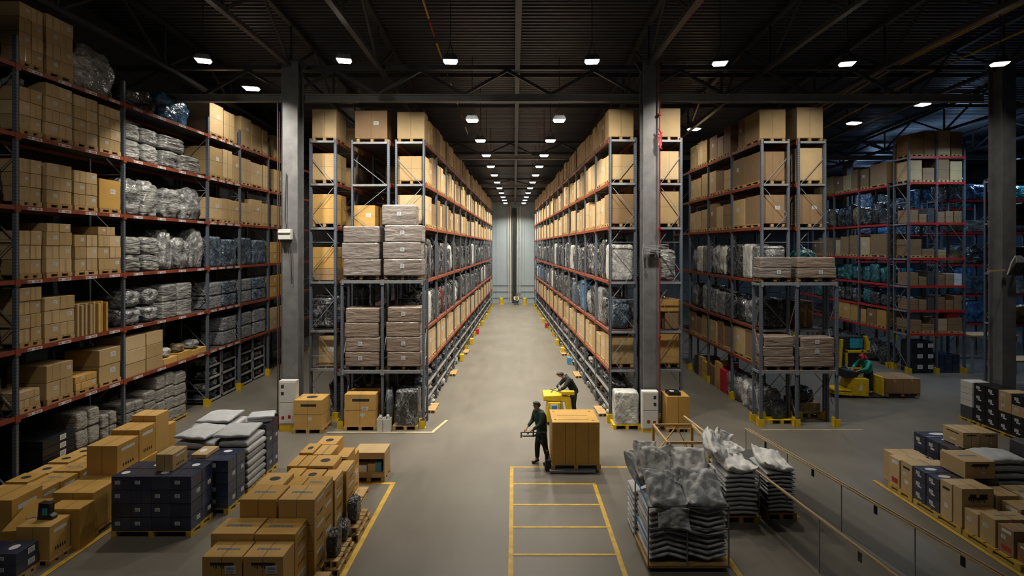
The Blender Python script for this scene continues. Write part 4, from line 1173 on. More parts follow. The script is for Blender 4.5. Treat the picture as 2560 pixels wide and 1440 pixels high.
def build_end_shelves():
    T = Rack('low two-level grey frame holding wrapped pallets at the left aisle rack', (-5.62, 16.7), -math.pi / 2, -1, [0, 1.32, 2.66], .78, [1.88, 4.82], beam='steelp', top=4.82)
    for lab, x0, x1, z0, h, n, m, ls, sd in (('brown wrapped pallet load, left one on the lower frame shelf', -5.54, -4.4, 1.88, 2.03, 4, 'kraft', ((-.05, 0), (-.05, 1)), 0),
                                             ('brown wrapped pallet load with three labels, right one on the lower frame shelf', -4.18, -3.06, 1.88, 2.06, 4, 'kraft', ((.0, 0), (0, 1), (0, 3)), 1),
                                             ('silvery wrapped pallet load, left one on the upper frame shelf', -5.62, -4.4, 4.845, 1.75, 3, 'kraftg', (), 2),
                                             ('grey wrapped pallet load with three labels, right one on the upper frame shelf', -4.28, -3.02, 4.845, 1.78, 3, 'kraftg', ((.0, 0), (0, 1), (0, 2)), 3)):
        pallet('pallet under the ' + lab.split(',')[0].replace('wrapped pallet load', 'load') + ', ' + lab.split(', ')[1], x0 + .03, x1 - .03, 16.78, 17.44, z0 + .004, 'woodd', .12)
        wrapped_load(lab, x0, x1, 16.74, 17.44, z0 + .125, z0 + h, n, m, ls, sd)
    wrapped_load('small grey wrapped box with two labels on top of the right wrapped load', -4.33, -3.2, 16.78, 17.45, 6.63, 7.3, 1, 'kraftg', ((0, 0),), 4)
    # floor goods under it
    pallet('wooden pallet under the big brown carton at the left aisle rack', -5.48, -4.42, 16.45, 17.3, 0, 'wood', .14)
    cbox('big brown carton with torn white tape under the wrapped loads', -5.46, -4.46, 16.48, 17.25, .14, 1.16, 'card2', ('seam', 'row', 'label', 'front2'))
    pallet('wooden pallet under the black bagged goods at the left aisle rack', -3.92, -3.1, 16.5, 17.3, 0, 'wood', .14)
    bundle('black bagged goods with white marks on a pallet at the left aisle rack', -3.85, -3.1, 16.5, 17.25, .14, 1.28, 'fblack', 'block', 1, 18)
    bundle('tall speckled grey film bag leaning between cartons at the left aisle rack', -4.18, -3.96, 16.6, 17.1, 0., 1.3, 'speck', 'bag', 3, 14)
    for k, (xa, xb) in enumerate(((-4.37, -4.19), (-4.17, -3.95))):
        o = thing('cardboard_tray', f'pale open tray with crumpled film, {("left", "right")[k]} one before the grey bag', 'tray', ((xa + xb) / 2, 16.42, 0), 0, 'pale open trays')
        b = MB(); hx = (xb - xa) / 2; b.box(-hx, hx, -.12, .12, 0, .02); b.box(-hx, hx, -.12, -.11, .02, .42); b.box(-hx, hx, .11, .12, .02, .42); b.box(-hx, -hx + .01, -.11, .11, .02, .42); b.box(hx - .01, hx, -.11, .11, .02, .42)
        obj('body', b.mesh('body', ['white']), o)
        obj('film_liner', bundle_mesh('lump', k, 'fwhite', 9), o, (0, 0, .1), scale=(hx * 1.7, .2, .45))
    # carton on a pallet by the left column
    pallet('wooden pallet under the ochre carton right of the left column', -7.02, -6.05, 16.2, 17.0, 0, 'wood', .14)
    cbox('worn ochre carton with open lid slot right of the left column', -6.98, -6.09, 16.22, 16.95, .14, 1.05, 'card2', ('seam', 'row', 'front2', 'hole'))
    # grey end shelf right of the second aisle
    T2 = Rack('low two-level grey frame holding wrapped pallets at the second-aisle rack', (8.15, 16.85), -math.pi / 2, -1, [0, 1.18, 2.5], .6, [1.84, 4.74], beam='steelp', top=4.74)
    for lab, x0, x1, z0, h, n, m, ls, sd in (('grey wrapped carton load, left one on the upper shelf at the second-aisle rack', 8.1, 9.15, 4.765, .8, 2, 'kraftg', ((.1, 0),), 0),
                                             ('brown wrapped carton load, right one on the upper shelf at the second-aisle rack', 9.34, 10.62, 4.765, .8, 2, 'kraft', ((.1, 0),), 1),
                                             ('pale wrapped carton load, left one on the lower shelf at the second-aisle rack', 8.22, 9.24, 1.84, 1.12, 3, 'kraft', (), 2),
                                             ('brown wrapped carton load with labels, right one on the lower shelf at the second-aisle rack', 9.41, 10.57, 1.84, 1.08, 3, 'kraft', ((.0, 2), (0, 1)), 3)):
        pallet('pallet under the ' + lab.split(',')[0].replace('wrapped carton load', 'load').replace(' with labels', '') + ', ' + lab.split(', ')[1].replace(' at the second-aisle rack', ' by second aisle'), x0 + .03, x1 - .03, 16.9, 17.4, z0 + .004, 'woodd', .12)
        wrapped_load(lab, x0, x1, 16.87, 17.4, z0 + .125, z0 + h, n, m, ls, sd)


def build_far_right():
    lv = [1.86, 2.95, 4.1, 5.4, 7.05, 8.95]
    G = Rack('distant pallet rack right of the yellow machines', (18.35, 25.15), -.02, 1, [0, 2.2, 4.4, 6.6, 8.8], 1.0, lv, beam='beamr')
    wg = 'distant rack at right'
    for lvl in (6, 4): cartons(G, wg, (0, 3), lvl, facing='L', pals=True, mats=('cardb', 'card'), hmul=1.0, first=dict(h=1.1, w=1.2, m='cardb', marks=('seam',)))
    cartons(G, wg, (0, 2), 1, facing='L', mats=('card2', 'cardb'), hmul=.85)
    bundles(G, wg, (0, 3), 5, ['fblack', 'fdark', 'fbrown'], (.8, 1.3), n=9); bundles(G, wg, (0, 3), 3, ['fteal', 'fblack', 'fteal'], (.7, 1.0), n=9)
    bundles(G, wg, (0, 3), 2, ['fblack', 'fteal', 'fdark'], (.6, .9), n=9)
    for k in range(6): G.bun(f'black crumpled bag {ORD[k + 1]} from near on the floor under the distant rack', .12 + k * 1.1, 1.06 + k * 1.1, .05, .9, 0, 1.2, 'fblack', 'lump', k % 5, 10, 'black bags under the distant rack', (), 'small_bag', 'bag')
    lv2 = lv + [10.15]
    H = Rack('distant cross-standing pallet rack with red beams at right', (18.5, 23.95), -math.pi / 2, -1, [0, 1.3, 2.6], 1.0, lv2, beam='beamr', top=10.9)
    S7 = {7: 'top shelf', 6: 'second-highest shelf', 5: 'third-highest shelf', 4: 'middle shelf', 3: 'third-lowest shelf', 2: 'second-lowest shelf', 1: 'lowest shelf'}
    wh = 'red cross-standing rack at right'
    for lvl, items in ((7, ((.08, .7, .95), (.74, 1.22, 1.1), (1.38, 1.95, 1.1), (2.0, 2.5, 1.05))), (6, ((.08, .62, .9), (.66, 1.2, .55), (1.38, 1.9, .94), (1.95, 2.5, .85))),
                       (4, ((.06, .6, .75), (.64, 1.2, .3), (1.36, 1.75, .25))), (1, ((.05, .6, .5), (.64, 1.2, .3), (1.36, 1.8, .55), (1.84, 2.5, .6)))):
        for i, (a, b, h) in enumerate(items):
            z = lv2[lvl - 1]
            H.pal(f'pallet under box {ORD[i + 1]} from left, {S7[lvl]}, {wh}', a, b, .05, .95, z, 'pallets in the red rack')
            H.box(f'brown box {ORD[i + 1]} from left, {S7[lvl]}, {wh}', a, b, .05, .95, z + .12, z + .12 + h, 'cardb' if (i + lvl) % 3 else 'card', ('row', 'seam') if i % 2 else ('row',), 'boxes in the red rack')
    H.box('red box on the lowest shelf of the red cross-standing rack', 1.9, 2.4, .1, .9, lv2[0] + .74, lv2[0] + 1.02, 'redc', ('row',))
    for i, (a, b, h, m) in enumerate(((.05, .45, .5, 'cardb'), (.5, .85, .4, 'cardb'), (.9, 1.2, .55, 'darkgrey'), (1.36, 1.7, .5, 'cardb'), (1.74, 2.1, .45, 'cardb'), (2.15, 2.5, .55, 'label'))):
        for lvl in (5, 3, 2):
            H.box(f'small {("brown", "low brown", "dark", "square brown", "flat brown", "last")[i]} parcel {ORD[i + 1]} from left, {S7[lvl]}, {wh}', a, b, .06, .8, lv2[lvl - 1], lv2[lvl - 1] + h * (1 + .2 * ((i + lvl) % 2)), m if lvl == 3 or m != 'label' else 'cardb', ('row',), 'small parcels in the red rack', 'parcel', 'parcel')
    # dark crates with pale labels below
    for r in range(3):
        for c in range(2):
            H.box(f'black crate with a pale label, {("lower", "middle", "upper")[r]} {("left", "right")[c]} one at the red rack foot', .12 + c * .5, .6 + c * .5, -.0, .7, r * .5, r * .5 + .49, 'black', ('labelR',), 'black crates at the red rack', 'crate', 'crate')
    for c in range(2):
        for k in range(3):
            o = H.box(f'blue-black tub, {ORD[k + 1]} from left, {("lower", "upper")[c]} layer, under the red rack', 1.41 + k * .35, 1.74 + k * .35, .1, .9, c * .42, c * .42 + .41, 'navy', ('row',), 'tubs under the red rack', 'plastic_tub', 'tub')
    # bluish racks further back
    for q, (x, y, n) in enumerate(((22.6, 27., 3), (22., 33., 3))):
        J = Rack(f'far blue-lit pallet rack {("before", "near")[q]} the right end wall', (x, y), -math.pi / 2, -1, [k * 2.6 for k in range(n + 1)], 1.0, [1.9, 3.4, 5., 6.7, 8.4], beam='beamr')
        J.lv = J.lv; w = f'{("nearer", "farther")[q]} blue-lit rack'
        for lvl in (1, 2, 3, 4, 5):
            bundles(J, w, (0, n), lvl, ['fblue', 'fblack', 'fteal', 'fbluec', 'fgrey', 'fbrown'], (.6, 1.3), per=2, n=7)
    # rack right of the third column
    K_ = Rack('dark pallet rack at the right edge behind the third column', (19.2, 19.9), -math.pi / 2, -1, [0, 2.6, 5.2], 1.0, [2.9, 4.9, 6.9, 8.6], beam='beam')
    for lvl in (1, 2, 3, 4): bundles(K_, 'dark rack at the right edge', (0, 2), lvl, ['fblack', 'fbrown', 'fdark'], (.7, 1.2), per=2, n=9)
# ================================================================ goods standing on the open floor
def fb(label, xl, xr, yt, yb, zb, depth, m='card2', marks=('tape',), group=None, Y=None, name='cardboard_box', cat='box'):
    """box whose front face is read from the photo; it rests on height zb"""
    Y = Y or FY(yb, zb)
    x0, x1 = PX(xl, Y), PX(xr, Y); z1 = PZ(yt, Y)
    return cbox(label, x0, x1, Y, Y + depth, zb, z1, m, marks, group, name, cat)


def build_left_goods():
    g = 'boxes at the lower left'
    # navy cartons, bottom left corner
    pallet('wooden pallet under the few navy cartons in the lower left corner', -9.5, -8.72, 8.95, 9.42, 0, 'wood', .12)
    for k in range(2):
        for r in range(2): cbox(f'{("lower", "upper")[r]} {("left", "right")[k]} navy carton in the lower left corner', -9.5 + k * .39, -9.115 + k * .39, 8.97, 9.4, .12 + r * .2, .315 + r * .2, 'navy', ('labelR', 'oval', 'sq'), 'navy cartons in the lower left corner')
    # box with the boot bag
    pallet('wooden pallet under the tan box carrying a black bag', -9.25, -8.58, 9.46, 9.95, 0, 'wood', .1)
    cbox('tan box with a dark strip, carrying a small black bag', -9.22, -8.6, 9.48, 9.93, .1, .72, 'card2', ('side', 'seam'), g)
    o = thing('shoe_bag', 'small black bag with blue print standing on a tan box', 'bag', (-8.93, 9.78, .72))
    b = MB(); b.prism([(-.13, 0), (.16, 0), (.18, .06), (.1, .1), (.11, .3), (-.1, .32)], -.06, .06); obj('body', b.mesh('body', ['black'], bev=.01), o)
    b = MB(); b.box(-.03, .07, -.062, -.058, .09, .22); obj('print', b.mesh('print', ['teal']), o)
    b = MB(); b.tube([(-.1, 0, .02), (-.25, .02, .015), (-.34, -.06, .015), (-.42, .02, .012)], .008, 6); obj('cord', b.mesh('cord', ['bluelab']), o)
    cbox('tan box with slightly open lid behind the box with the black bag', -9.12, -8.46, 9.97, 10.34, 0, .8, 'card2', ('seam',), g)
    cbox('tall tan box at the left edge beside the box with a raised flap', -10.5, -9.76, 9.95, 10.6, 0, .98, 'card2', ('side', 'tape'), g)
    o = thing('cardboard_box', 'open tan box with one long lid flap raised slanting', 'box', (-9.47, 9.97, 0), 0, g)
    b = MB(); b.box(-.24, .24, -.27, .3, 0, .5); obj('body', b.mesh('body', ['card2'], bev=.006), o)
    b = MB(); b.quad([(-.24, -.27, .5), (.2, -.27, .52), (.24, .3, .86), (-.2, .3, .84)]); b.quad([(-.2, .3, .85), (.24, .3, .87), (.2, -.27, .53), (-.24, -.27, .51)]); obj('lid_flap', b.mesh('lid_flap', ['card2']), o)
    # big box and tall boxes on it
    pallet('wooden pallet under the big plain ochre box left of the navy stack', -9.4, -8.52, 10.38, 11.9, 0, 'wood', .12)
    cbox('big plain ochre box left of the navy stack', -9.38, -8.54, 10.4, 11.88, .12, .91, 'card2', ('seam',), g)
    for k, (y0, y1, z1, x0) in enumerate(((11.2, 11.84, 1.55, -9.35),)): cbox('ochre box with two front halves on top of the big plain box', x0, x0 + .67, y0, y1, .91, z1, 'card2', ('seam', 'side'), g)
    pallet('wooden pallet under the tall ochre boxes behind the big plain box', -9.5, -8.6, 11.95, 13.6, 0, 'wood', .12)
    cbox('lower ochre box of the middle stack behind the big plain box', -9.45, -8.72, 11.97, 12.55, .12, .9, 'card2', (), g); cbox('ochre box with a white side label, upper of the middle stack', -9.42, -8.76, 11.97, 12.52, .9, 1.62, 'card2', ('seam', 'side'), g)
    cbox('lower ochre box of the tallest stack left of the white packages', -9.45, -8.8, 12.58, 13.05, .12, .9, 'card2', (), g); cbox('ochre box topping the tallest stack left of the white packages', -9.4, -8.8, 12.58, 13.05, .9, 1.76, 'card2', ('seam',), g)
    cbox('small ochre box behind the tallest ochre stack', -9.5, -8.95, 13.1, 13.55, .12, 1.3, 'card2', ('tape',), g)
    # two rows of low boxes at far left
    for k in range(5):
        y = 10.85 + k * .5; cbox(f'low ochre box with a light top mark, {ORD[k + 1]} from near in the right-hand low row', -10.66, -10.05, y, y + .46, .12, .72 - .02 * (k % 2), 'card2', ('smear', 'side', 'tape'), 'low boxes at far left')
        pallet(f'pallet under low box {ORD[k + 1]} from near, right-hand low row at far left', -10.66, -10.05, y, y + .46, 0, 'wood', .12, 'pallets at far left')
    for k in range(6):
        y = 10.3 + k * .52; cbox(f'low ochre box with dark straps, {ORD[k + 1]} from near in the row against the left rack', -11.28, -10.78, y, y + .47, .12, .7 - .03 * (k % 2), 'card2', ('row', 'hole'), 'low boxes at far left')
        pallet(f'pallet under low box {ORD[k + 1]} from near, row against the left rack', -11.28, -10.78, y, y + .47, 0, 'wood', .12, 'pallets at far left')
    # main navy stack
    def navy(nm, x0, x1, y0, y1, nx, ny, nz, zt, hid=True, pal='woody'):
        pallet(f'yellowish pallet under the {nm}', x0, x1, y0, y1, 0, pal, .14)
        dx, dy, dz = (x1 - x0) / nx, (y1 - y0) / ny, (zt - .14) / nz
        for i in range(nx):
            for j in range(ny):
                for r in range(nz):
                    pass
                    rn = 'top' if r == nz - 1 else 'bottom' if r == 0 else ORD[r + 1]
                    mk = (('sq',) if (i * 2 + r) % 3 != 1 else ()) + (('labelR',) if i == nx - 1 and r % 2 == 0 else ()) + (('oval',) if r == nz - 1 and (i + j) % 2 == 0 else ()) + ('seam',)
                    cbox(f'navy film-wrapped carton, {rn} layer, {ORD[i + 1]} from left, {("front", "second", "third")[j]} rank of {nm}', x0 + i * dx + .003, x0 + (i + 1) * dx - .003, y0 + j * dy + .003, y0 + (j + 1) * dy - .003,
                         .14 + r * dz, .14 + (r + 1) * dz - .003, 'navy', mk, 'navy cartons of the ' + nm)
    navy('big navy stack', -8.18, -6.56, 10.39, 11.15, 4, 2, 4, 1.25)
    cbox('small tan box with handle slots on top of the big navy stack', -7.43, -7.08, 10.62, 11.1, 1.25, 1.6, 'card', ('side', 'seam'))
    navy('second navy stack', -7.3, -6.3, 11.28, 12.0, 2, 2, 4, 1.2)
    cbox('flat open brown tray on the second navy stack', -7.2, -6.85, 11.4, 11.9, 1.2, 1.28, 'card', ('oval',), None, 'tray', 'tray')
    navy('farthest navy stack', -7.0, -6.33, 13.1, 13.75, 2, 2, 4, 1.36)
    # pale layered packages
    for nm, x0, x1, y0, y1, n, z0, h in (('grey layered stack', -6.98, -6.3, 12.12, 13.0, 7, .14, .165), ('pale package stack behind the tan box', -8.05, -7.1, 12.1, 12.95, 6, .14, .19), ('pale package stack at the back', -8.3, -7.2, 13.1, 13.9, 6, .14, .2)):
        pallet(f'wooden pallet under the {nm}', x0, x1, y0, y1, 0, 'wood', .14)
        for r in range(n):
            top = r >= n - 2
            o = obj('flat_package', sack_mesh(r % 4, x1 - x0, y1 - y0, h * 1.0, .0, 'paper' if (top or nm[0] == 'p') else 'pkg', .008, 0., .05, 9), None, ((x0 + x1) / 2 + .02 * math.sin(r * 3), (y0 + y1) / 2, z0 + h * (r + .56)))
            tag(o, f'{"white" if top else "grey"} flat package, {ORD[r + 1]} layer from below of the {nm}', 'package', 'flat packages')
    for k, (x, y, z, rz, ry) in enumerate(((-6.75, 12.55, 1.42, .1, 0), (-7.6, 12.5, 1.4, -.15, .0), (-7.7, 13.45, 1.46, .05, 0), (-6.66, 13.4, 1.42, .35, 0), (-6.6, 13.42, 1.5, .3, 0))):
        o = obj('flat_package', sack_mesh(k, .82 if k < 3 else .62, .88 if k < 3 else .5, .11, .0, 'paper', .02, .0, .12, 9), None, (x, y, z), rot=(0, ry, rz))
        tag(o, ('white flat package on top of the grey layered stack', 'white flat package topping the stack behind the tan box', 'white flat package topping the rear pale stack', 'lower white packet askew on the farthest navy stack', 'upper white packet askew on the farthest navy stack')[k], 'package')


def build_mid_pile():
    g = 'ochre boxes of the middle pile'
    E = []   # (xl, xr, yfront_top, yfront_bottom, Y, depth, marks, phrase)
    rows = [
        (8.0, .42, [(505, 604, 1392, None, ('smear', 'slot', 'label', 'seam'), 'with a blue smear and white label, left of the nearest pair'), (608, 707, 1392, None, ('smear', 'slot', 'label', 'seam'), 'with a blue smear and white label, right of the nearest pair')]),
        (8.44, .5, [(527, 633, 1334, 1369, ('smear',), 'left one of the second row'), (636, 738, 1336, 1369, ('smear', 'side'), 'right one of the second row')]),
        (8.96, .55, [(599, 691, 1249, 1300, ('smear', 'seam'), 'left one of the two big third-row boxes'), (696, 786, 1249, 1299, ('smear', 'side', 'seam'), 'right one of the two big third-row boxes')]),
        (9.55, .52, [(637, 706, 1212, 1235, ('hole',), 'with a big oval hole at the left of the fourth row'), (709, 746, 1221, 1237, (), 'low plain one in the middle of the fourth row'), (749, 808, 1221, 1240, ('smear', 'side'), 'at the right of the fourth row')]),
        (10.1, .5, [(702, 741, 1197, 1209, (), 'left one of the fifth row'), (743, 795, 1200, 1211, ('hole',), 'middle one of the fifth row with a small hole'), (799, 837, 1201, 1218, ('side', 'row'), 'right one of the fifth row')]),
        (10.65, .55, [(717, 741, 1165, 1182, (), 'narrow left one of the sixth row'), (744, 768, 1165, 1184, (), 'narrow second one of the sixth row'), (770, 833, 1165, 1197, ('hole', 'front2'), 'with an oval hole in the sixth row'), (836, 866, 1178, 1200, ('side',), 'right one of the sixth row')]),
        (11.25, .55, [(748, 781, 1132, 1157, ('hole',), 'left one of the seventh row'), (783, 826, 1136, 1152, ('label', 'tape'), 'with a white sticker in the seventh row'), (839, 869, 1143, 1169, ('front2',), 'with a dark patch at the right of the seventh row')]),
        (11.85, .55, [(789, 839, 1111, 1130, ('hole',), 'topmost one at the back with an oval hole'), (842, 880, 1146, 1160, (), 'plain one at the back right')]),
    ]
    for ri, (Y, d, row) in enumerate(rows):
        for ci, (xl, xr, yt, yb, mk, ph) in enumerate(row):
            x0, x1 = PX(xl, Y), PX(xr, Y); z1 = PZ(yt, Y)
            h = .36 if yb is None else max((yb - yt) * Y / F, .2)
            zt = z1 - max(min(h + .1, z1 - .12), .2)
            if z1 < .75: zt = .12
            cbox(f'ochre box {ph}{" of the middle pile" if len(ph.split()) < 10 else ", middle pile"}', x0, x1, Y, Y + d, zt, z1, 'card2', mk, g)
            left = zt - .12; m_ = max(1, round(left / .42)) if left > .1 else 0
            for q in range(m_):
                zz = .12 + q * left / m_
                cbox(f'ochre box, {("bottom", "second", "third")[q]} layer, {nth(ci + 1)} from left in {nth(ri + 1)} row from the camera, middle pile', x0, x1, Y, Y + d, zz, zz + left / m_ - .004, 'card2', ('side', 'labelR') if q == 0 else ('side',), g)
    pallet('wooden pallet under the near half of the middle pile', -4.96, -3.45, 8.0, 9.5, 0, 'wood', .12)
    pallet('wooden pallet under the far half of the middle pile', -4.78, -3.5, 9.56, 12.4, 0, 'wood', .12)
    # behind: open crate with goods on a pallet
    pallet('wooden pallet under the open brown crate behind the middle pile', -4.05, -3.25, 12.86, 13.5, 0, 'wood', .12)
    o = thing('cardboard_box', 'open-fronted brown box with blue and white goods behind the middle pile', 'box', (-3.65, 13.15, .12))
    b = MB(); b.box(-.4, .4, -.3, .3, .46, .62); b.box(-.4, -.37, -.3, .3, .0, .46); b.box(.37, .4, -.3, .3, .0, .46); b.box(-.37, .37, .27, .3, 0, .46); b.box(-.37, .37, -.3, .27, 0, .1); obj('body', b.mesh('body', ['card'], bev=.006), o)
    for k, (x, m, w) in enumerate(((-.2, 'label', .13), (.05, 'card', .1), (.22, 'bluelab', .08))):
        b = MB(); b.box(x - w, x + w, -.22, .05, .0, .16 + .05 * k); p = obj('packet', b.mesh('packet', [m], bev=.01), None, (-3.65, 13.15, .22)); tag(p, ('white', 'tan', 'blue')[k] + ' packet inside the open-fronted brown box', 'packet')
    # pallets and black bags along the right of the pile
    for k, (y, dx, mm) in enumerate(((8.55, 0, 'wood'), (9.6, .02, 'wood'), (10.7, .03, 'wood'))):
        pallet(f'bare wooden pallet lying right of the middle pile, {ORD[k + 1]} from near', -3.42 + dx, -3.14 + dx * .5, y - .45, y + .45, 0, mm, .13, 'pallets right of the middle pile')
        pallet(f'wooden pallet stacked askew right of the middle pile, {ORD[k + 1]} from near', -3.44 + dx, -3.18 + dx, y - .4, y + .38, .13, mm, .12, 'pallets right of the middle pile')
    for k, (y, h) in enumerate(((9.45, .46), (9.95, .34), (10.6, .5))):
        bundle(f'black glossy bag {ORD[k + 1]} from near on the pallets right of the middle pile', -3.43, -3.2, y - .2, y + .22, .25, .25 + h, 'fdark', 'bag', k + 2, 14, 'black bags right of the middle pile', (), 'plastic_bag', 'bag')


def build_right_goods():
    g = 'boxes at the lower right'
    def c(label, x0, x1, y0, y1, z0, z1, m='card', mk=('sideL', 'tape'), name='cardboard_box', cat='box'): cbox(label, x0, x1, y0, y1, z0, z1, m, mk, g, name, cat)
    for k, (y0, y1) in enumerate(((9.3, 10.5), (10.54, 11.8), (11.84, 12.6))): pallet(f'yellowish pallet edge under the lower right boxes, {ORD[k + 1]} from near', 9.2, 10.3, y0, y1, 0, 'woody', .12, 'pallets at lower right')
    c('brown box with red side marks at the far left end of the lower right group', 9.22, 10., 12.25, 12.58, .12, .8, 'card', ('red', 'seam'))
    c('tall tan box second from the far end of the lower right group', 9.22, 10.1, 11.86, 12.2, .12, .84, 'card', ('sideL', 'labelL', 'tape'))
    c('flat tan box lying behind the far end of the lower right group', 9.45, 10.2, 12.62, 13.1, 0, .74, 'card', ('seam',))
    for i in range(2):
        for r in range(3):
            for q in range(2):
                cbox(f'navy carton, {("bottom", "middle", "top")[r]} layer, {("left", "right")[q]}, {("near", "far")[i]} rank of lower right group', 9.22 + q * .66, 9.86 + q * .66, 11.1 + i * .37, 11.45 + i * .37, .12 + r * .245, .36 + r * .245, 'navy', ('labelL', 'sideL', 'oval') if q == 0 else ('oval',), 'navy cartons at lower right')
    c('tan box with three side labels near the middle of the lower right group', 9.22, 9.9, 10.78, 11.07, .12, .9, 'card', ('sideL', 'labelL', 'seam'))
    c('large tan box with a dark slot in front, lower right group', 9.22, 9.88, 10.54, 10.75, .12, .92, 'card', ('slot', 'front2', 'tape'))
    c('tan box standing before the large slotted box at lower right', 9.24, 9.8, 10.2, 10.5, .12, .57, 'card', ('labelL', 'tape'))
    c('plain brown box with a white side label at lower right', 9.25, 9.95, 9.84, 10.17, .12, .66, 'card', ('labelL', 'smear', 'tape'))
    c('dark printed box with pale marks at the lower right edge', 9.27, 9.72, 9.5, 9.81, .12, .62, 'cardb', ('red', 'labelL', 'tape'))
    c('black and teal printed box at the lower right edge', 9.75, 10.3, 9.45, 9.8, .12, .6, 'black', ('sq', 'oval'))
    c('lower dark printed box in the right picture corner', 9.3, 9.9, 9.22, 9.46, .12, .45, 'cardb', ('red',))
    c('small brown box behind the slotted box at lower right', 9.95, 10.4, 10.54, 10.98, .12, .78, 'card', ('slot', 'tape')); c('brown box with a red patch right of the slotted box', 10.0, 10.5, 10.1, 10.5, .12, .72, 'card', ('red', 'tape'))
    c('blue tub right of the slotted box at lower right', 9.9, 10.0 + .3, 9.86, 10.06, .12, .5, 'bluelab', (), 'plastic_tub', 'tub')
    # second rank
    c('tan box with a lid mark on top of the lower right navy cartons', 9.8, 10.45, 11.12, 11.78, .87, 1.24, 'card', ('slot', 'smear', 'front2'))
    for i in range(3):
        for r in range(3): cbox(f'navy carton, {("bottom", "middle", "top")[r]} layer, {ORD[i + 1]} from near, rear navy rank at lower right', 10.45, 11.6, 12.2 + i * .4, 12.58 + i * .4, .0 + r * .365, .36 + r * .365, 'navy', ('labelL', 'sideL', 'oval'), 'navy cartons at lower right')
    c('tan box with black tape on top of the rear navy rank', 10.72, 11.12, 12.22, 12.8, 1.1, 1.47, 'card', ('sideL', 'front2', 'seam')); c('tan box beside the taped box on the rear navy rank', 11.14, 11.55, 12.22, 12.8, 1.1, 1.46, 'card', ('front2', 'seam'))
    for r in range(7):
        o = obj('flat_sack', sack_mesh(r % 4, .85, .7, .165, .02, 'sack', .008), None, (11.05 + .02 * math.sin(r * 2), 11.72, .1 + r * .17)); tag(o, f'grey flat sack, {ORD[r + 1]} from below in the short stack at lower right', 'sack', 'flat sacks at lower right')
    wrapped_load('dark grey wrapped pallet load at the right edge', 11.65, 12.5, 11.3, 12.1, .12, 1.4, 4, 'darkgrey', ((.1, 1),), 1); pallet('pallet under the dark grey wrapped load at the right edge', 11.65, 12.5, 11.3, 12.1, 0, 'wood', .12)
    c('plain brown box in front of the dark grey wrapped load', 10.6, 11.3, 10.6, 11.2, 0, .7, 'card', ('smear', 'tape')); c('black box beside the plain brown box at the right edge', 11.35, 11.95, 10.6, 11.15, 0, .75, 'black', ('oval', 'sq'))
    # black crates before the third column
    pallet('yellow pallet under the black crates before the right column', 15.28, 15.96, 15.3, 16.75, 0, 'woody', .12); pallet('yellow pallet under the pale crates before the right column', 15.28, 15.96, 16.8, 17.6, 0, 'woody', .12)
    for r in range(3): cbox(f'pale grey crate, {("lowest", "middle", "top")[r]} one of the pile before the right column', 15.3, 15.94, 17.1, 17.55, .12 + r * .42, .53 + r * .42, 'white' if r else 'darkgrey', ('row',), 'pale crates before the right column', 'crate', 'crate')
    for j in range(4):
        for r in range(4):
            brown = (j, r) in ((1, 3), (0, 2), (1, 2))
            z1 = .12 + (r + 1) * .32
            cbox(f'{"brown carton" if brown else "black crate"}, {ORD[r + 1]} from below, {ORD[j + 1]} from near, before the right column', 15.3, 15.94, 15.33 + j * .43, 15.74 + j * .43, .12 + r * .32, z1 - .004, 'card' if brown else 'black', ('labelL', 'sideL', 'sq') if not brown else ('labelL',), 'crates before the right column', 'crate', 'crate')
    for k in range(3):
        cbox(f'brown carton, {ORD[k + 1]} from left, on the floor right of the black crates', 16.05 + k * .0, 16.7, 15.3 + k * .42, 15.7 + k * .42, 0, 1.1 - .2 * k, 'card', ('labelL', 'tape'), 'cartons right of the black crates')


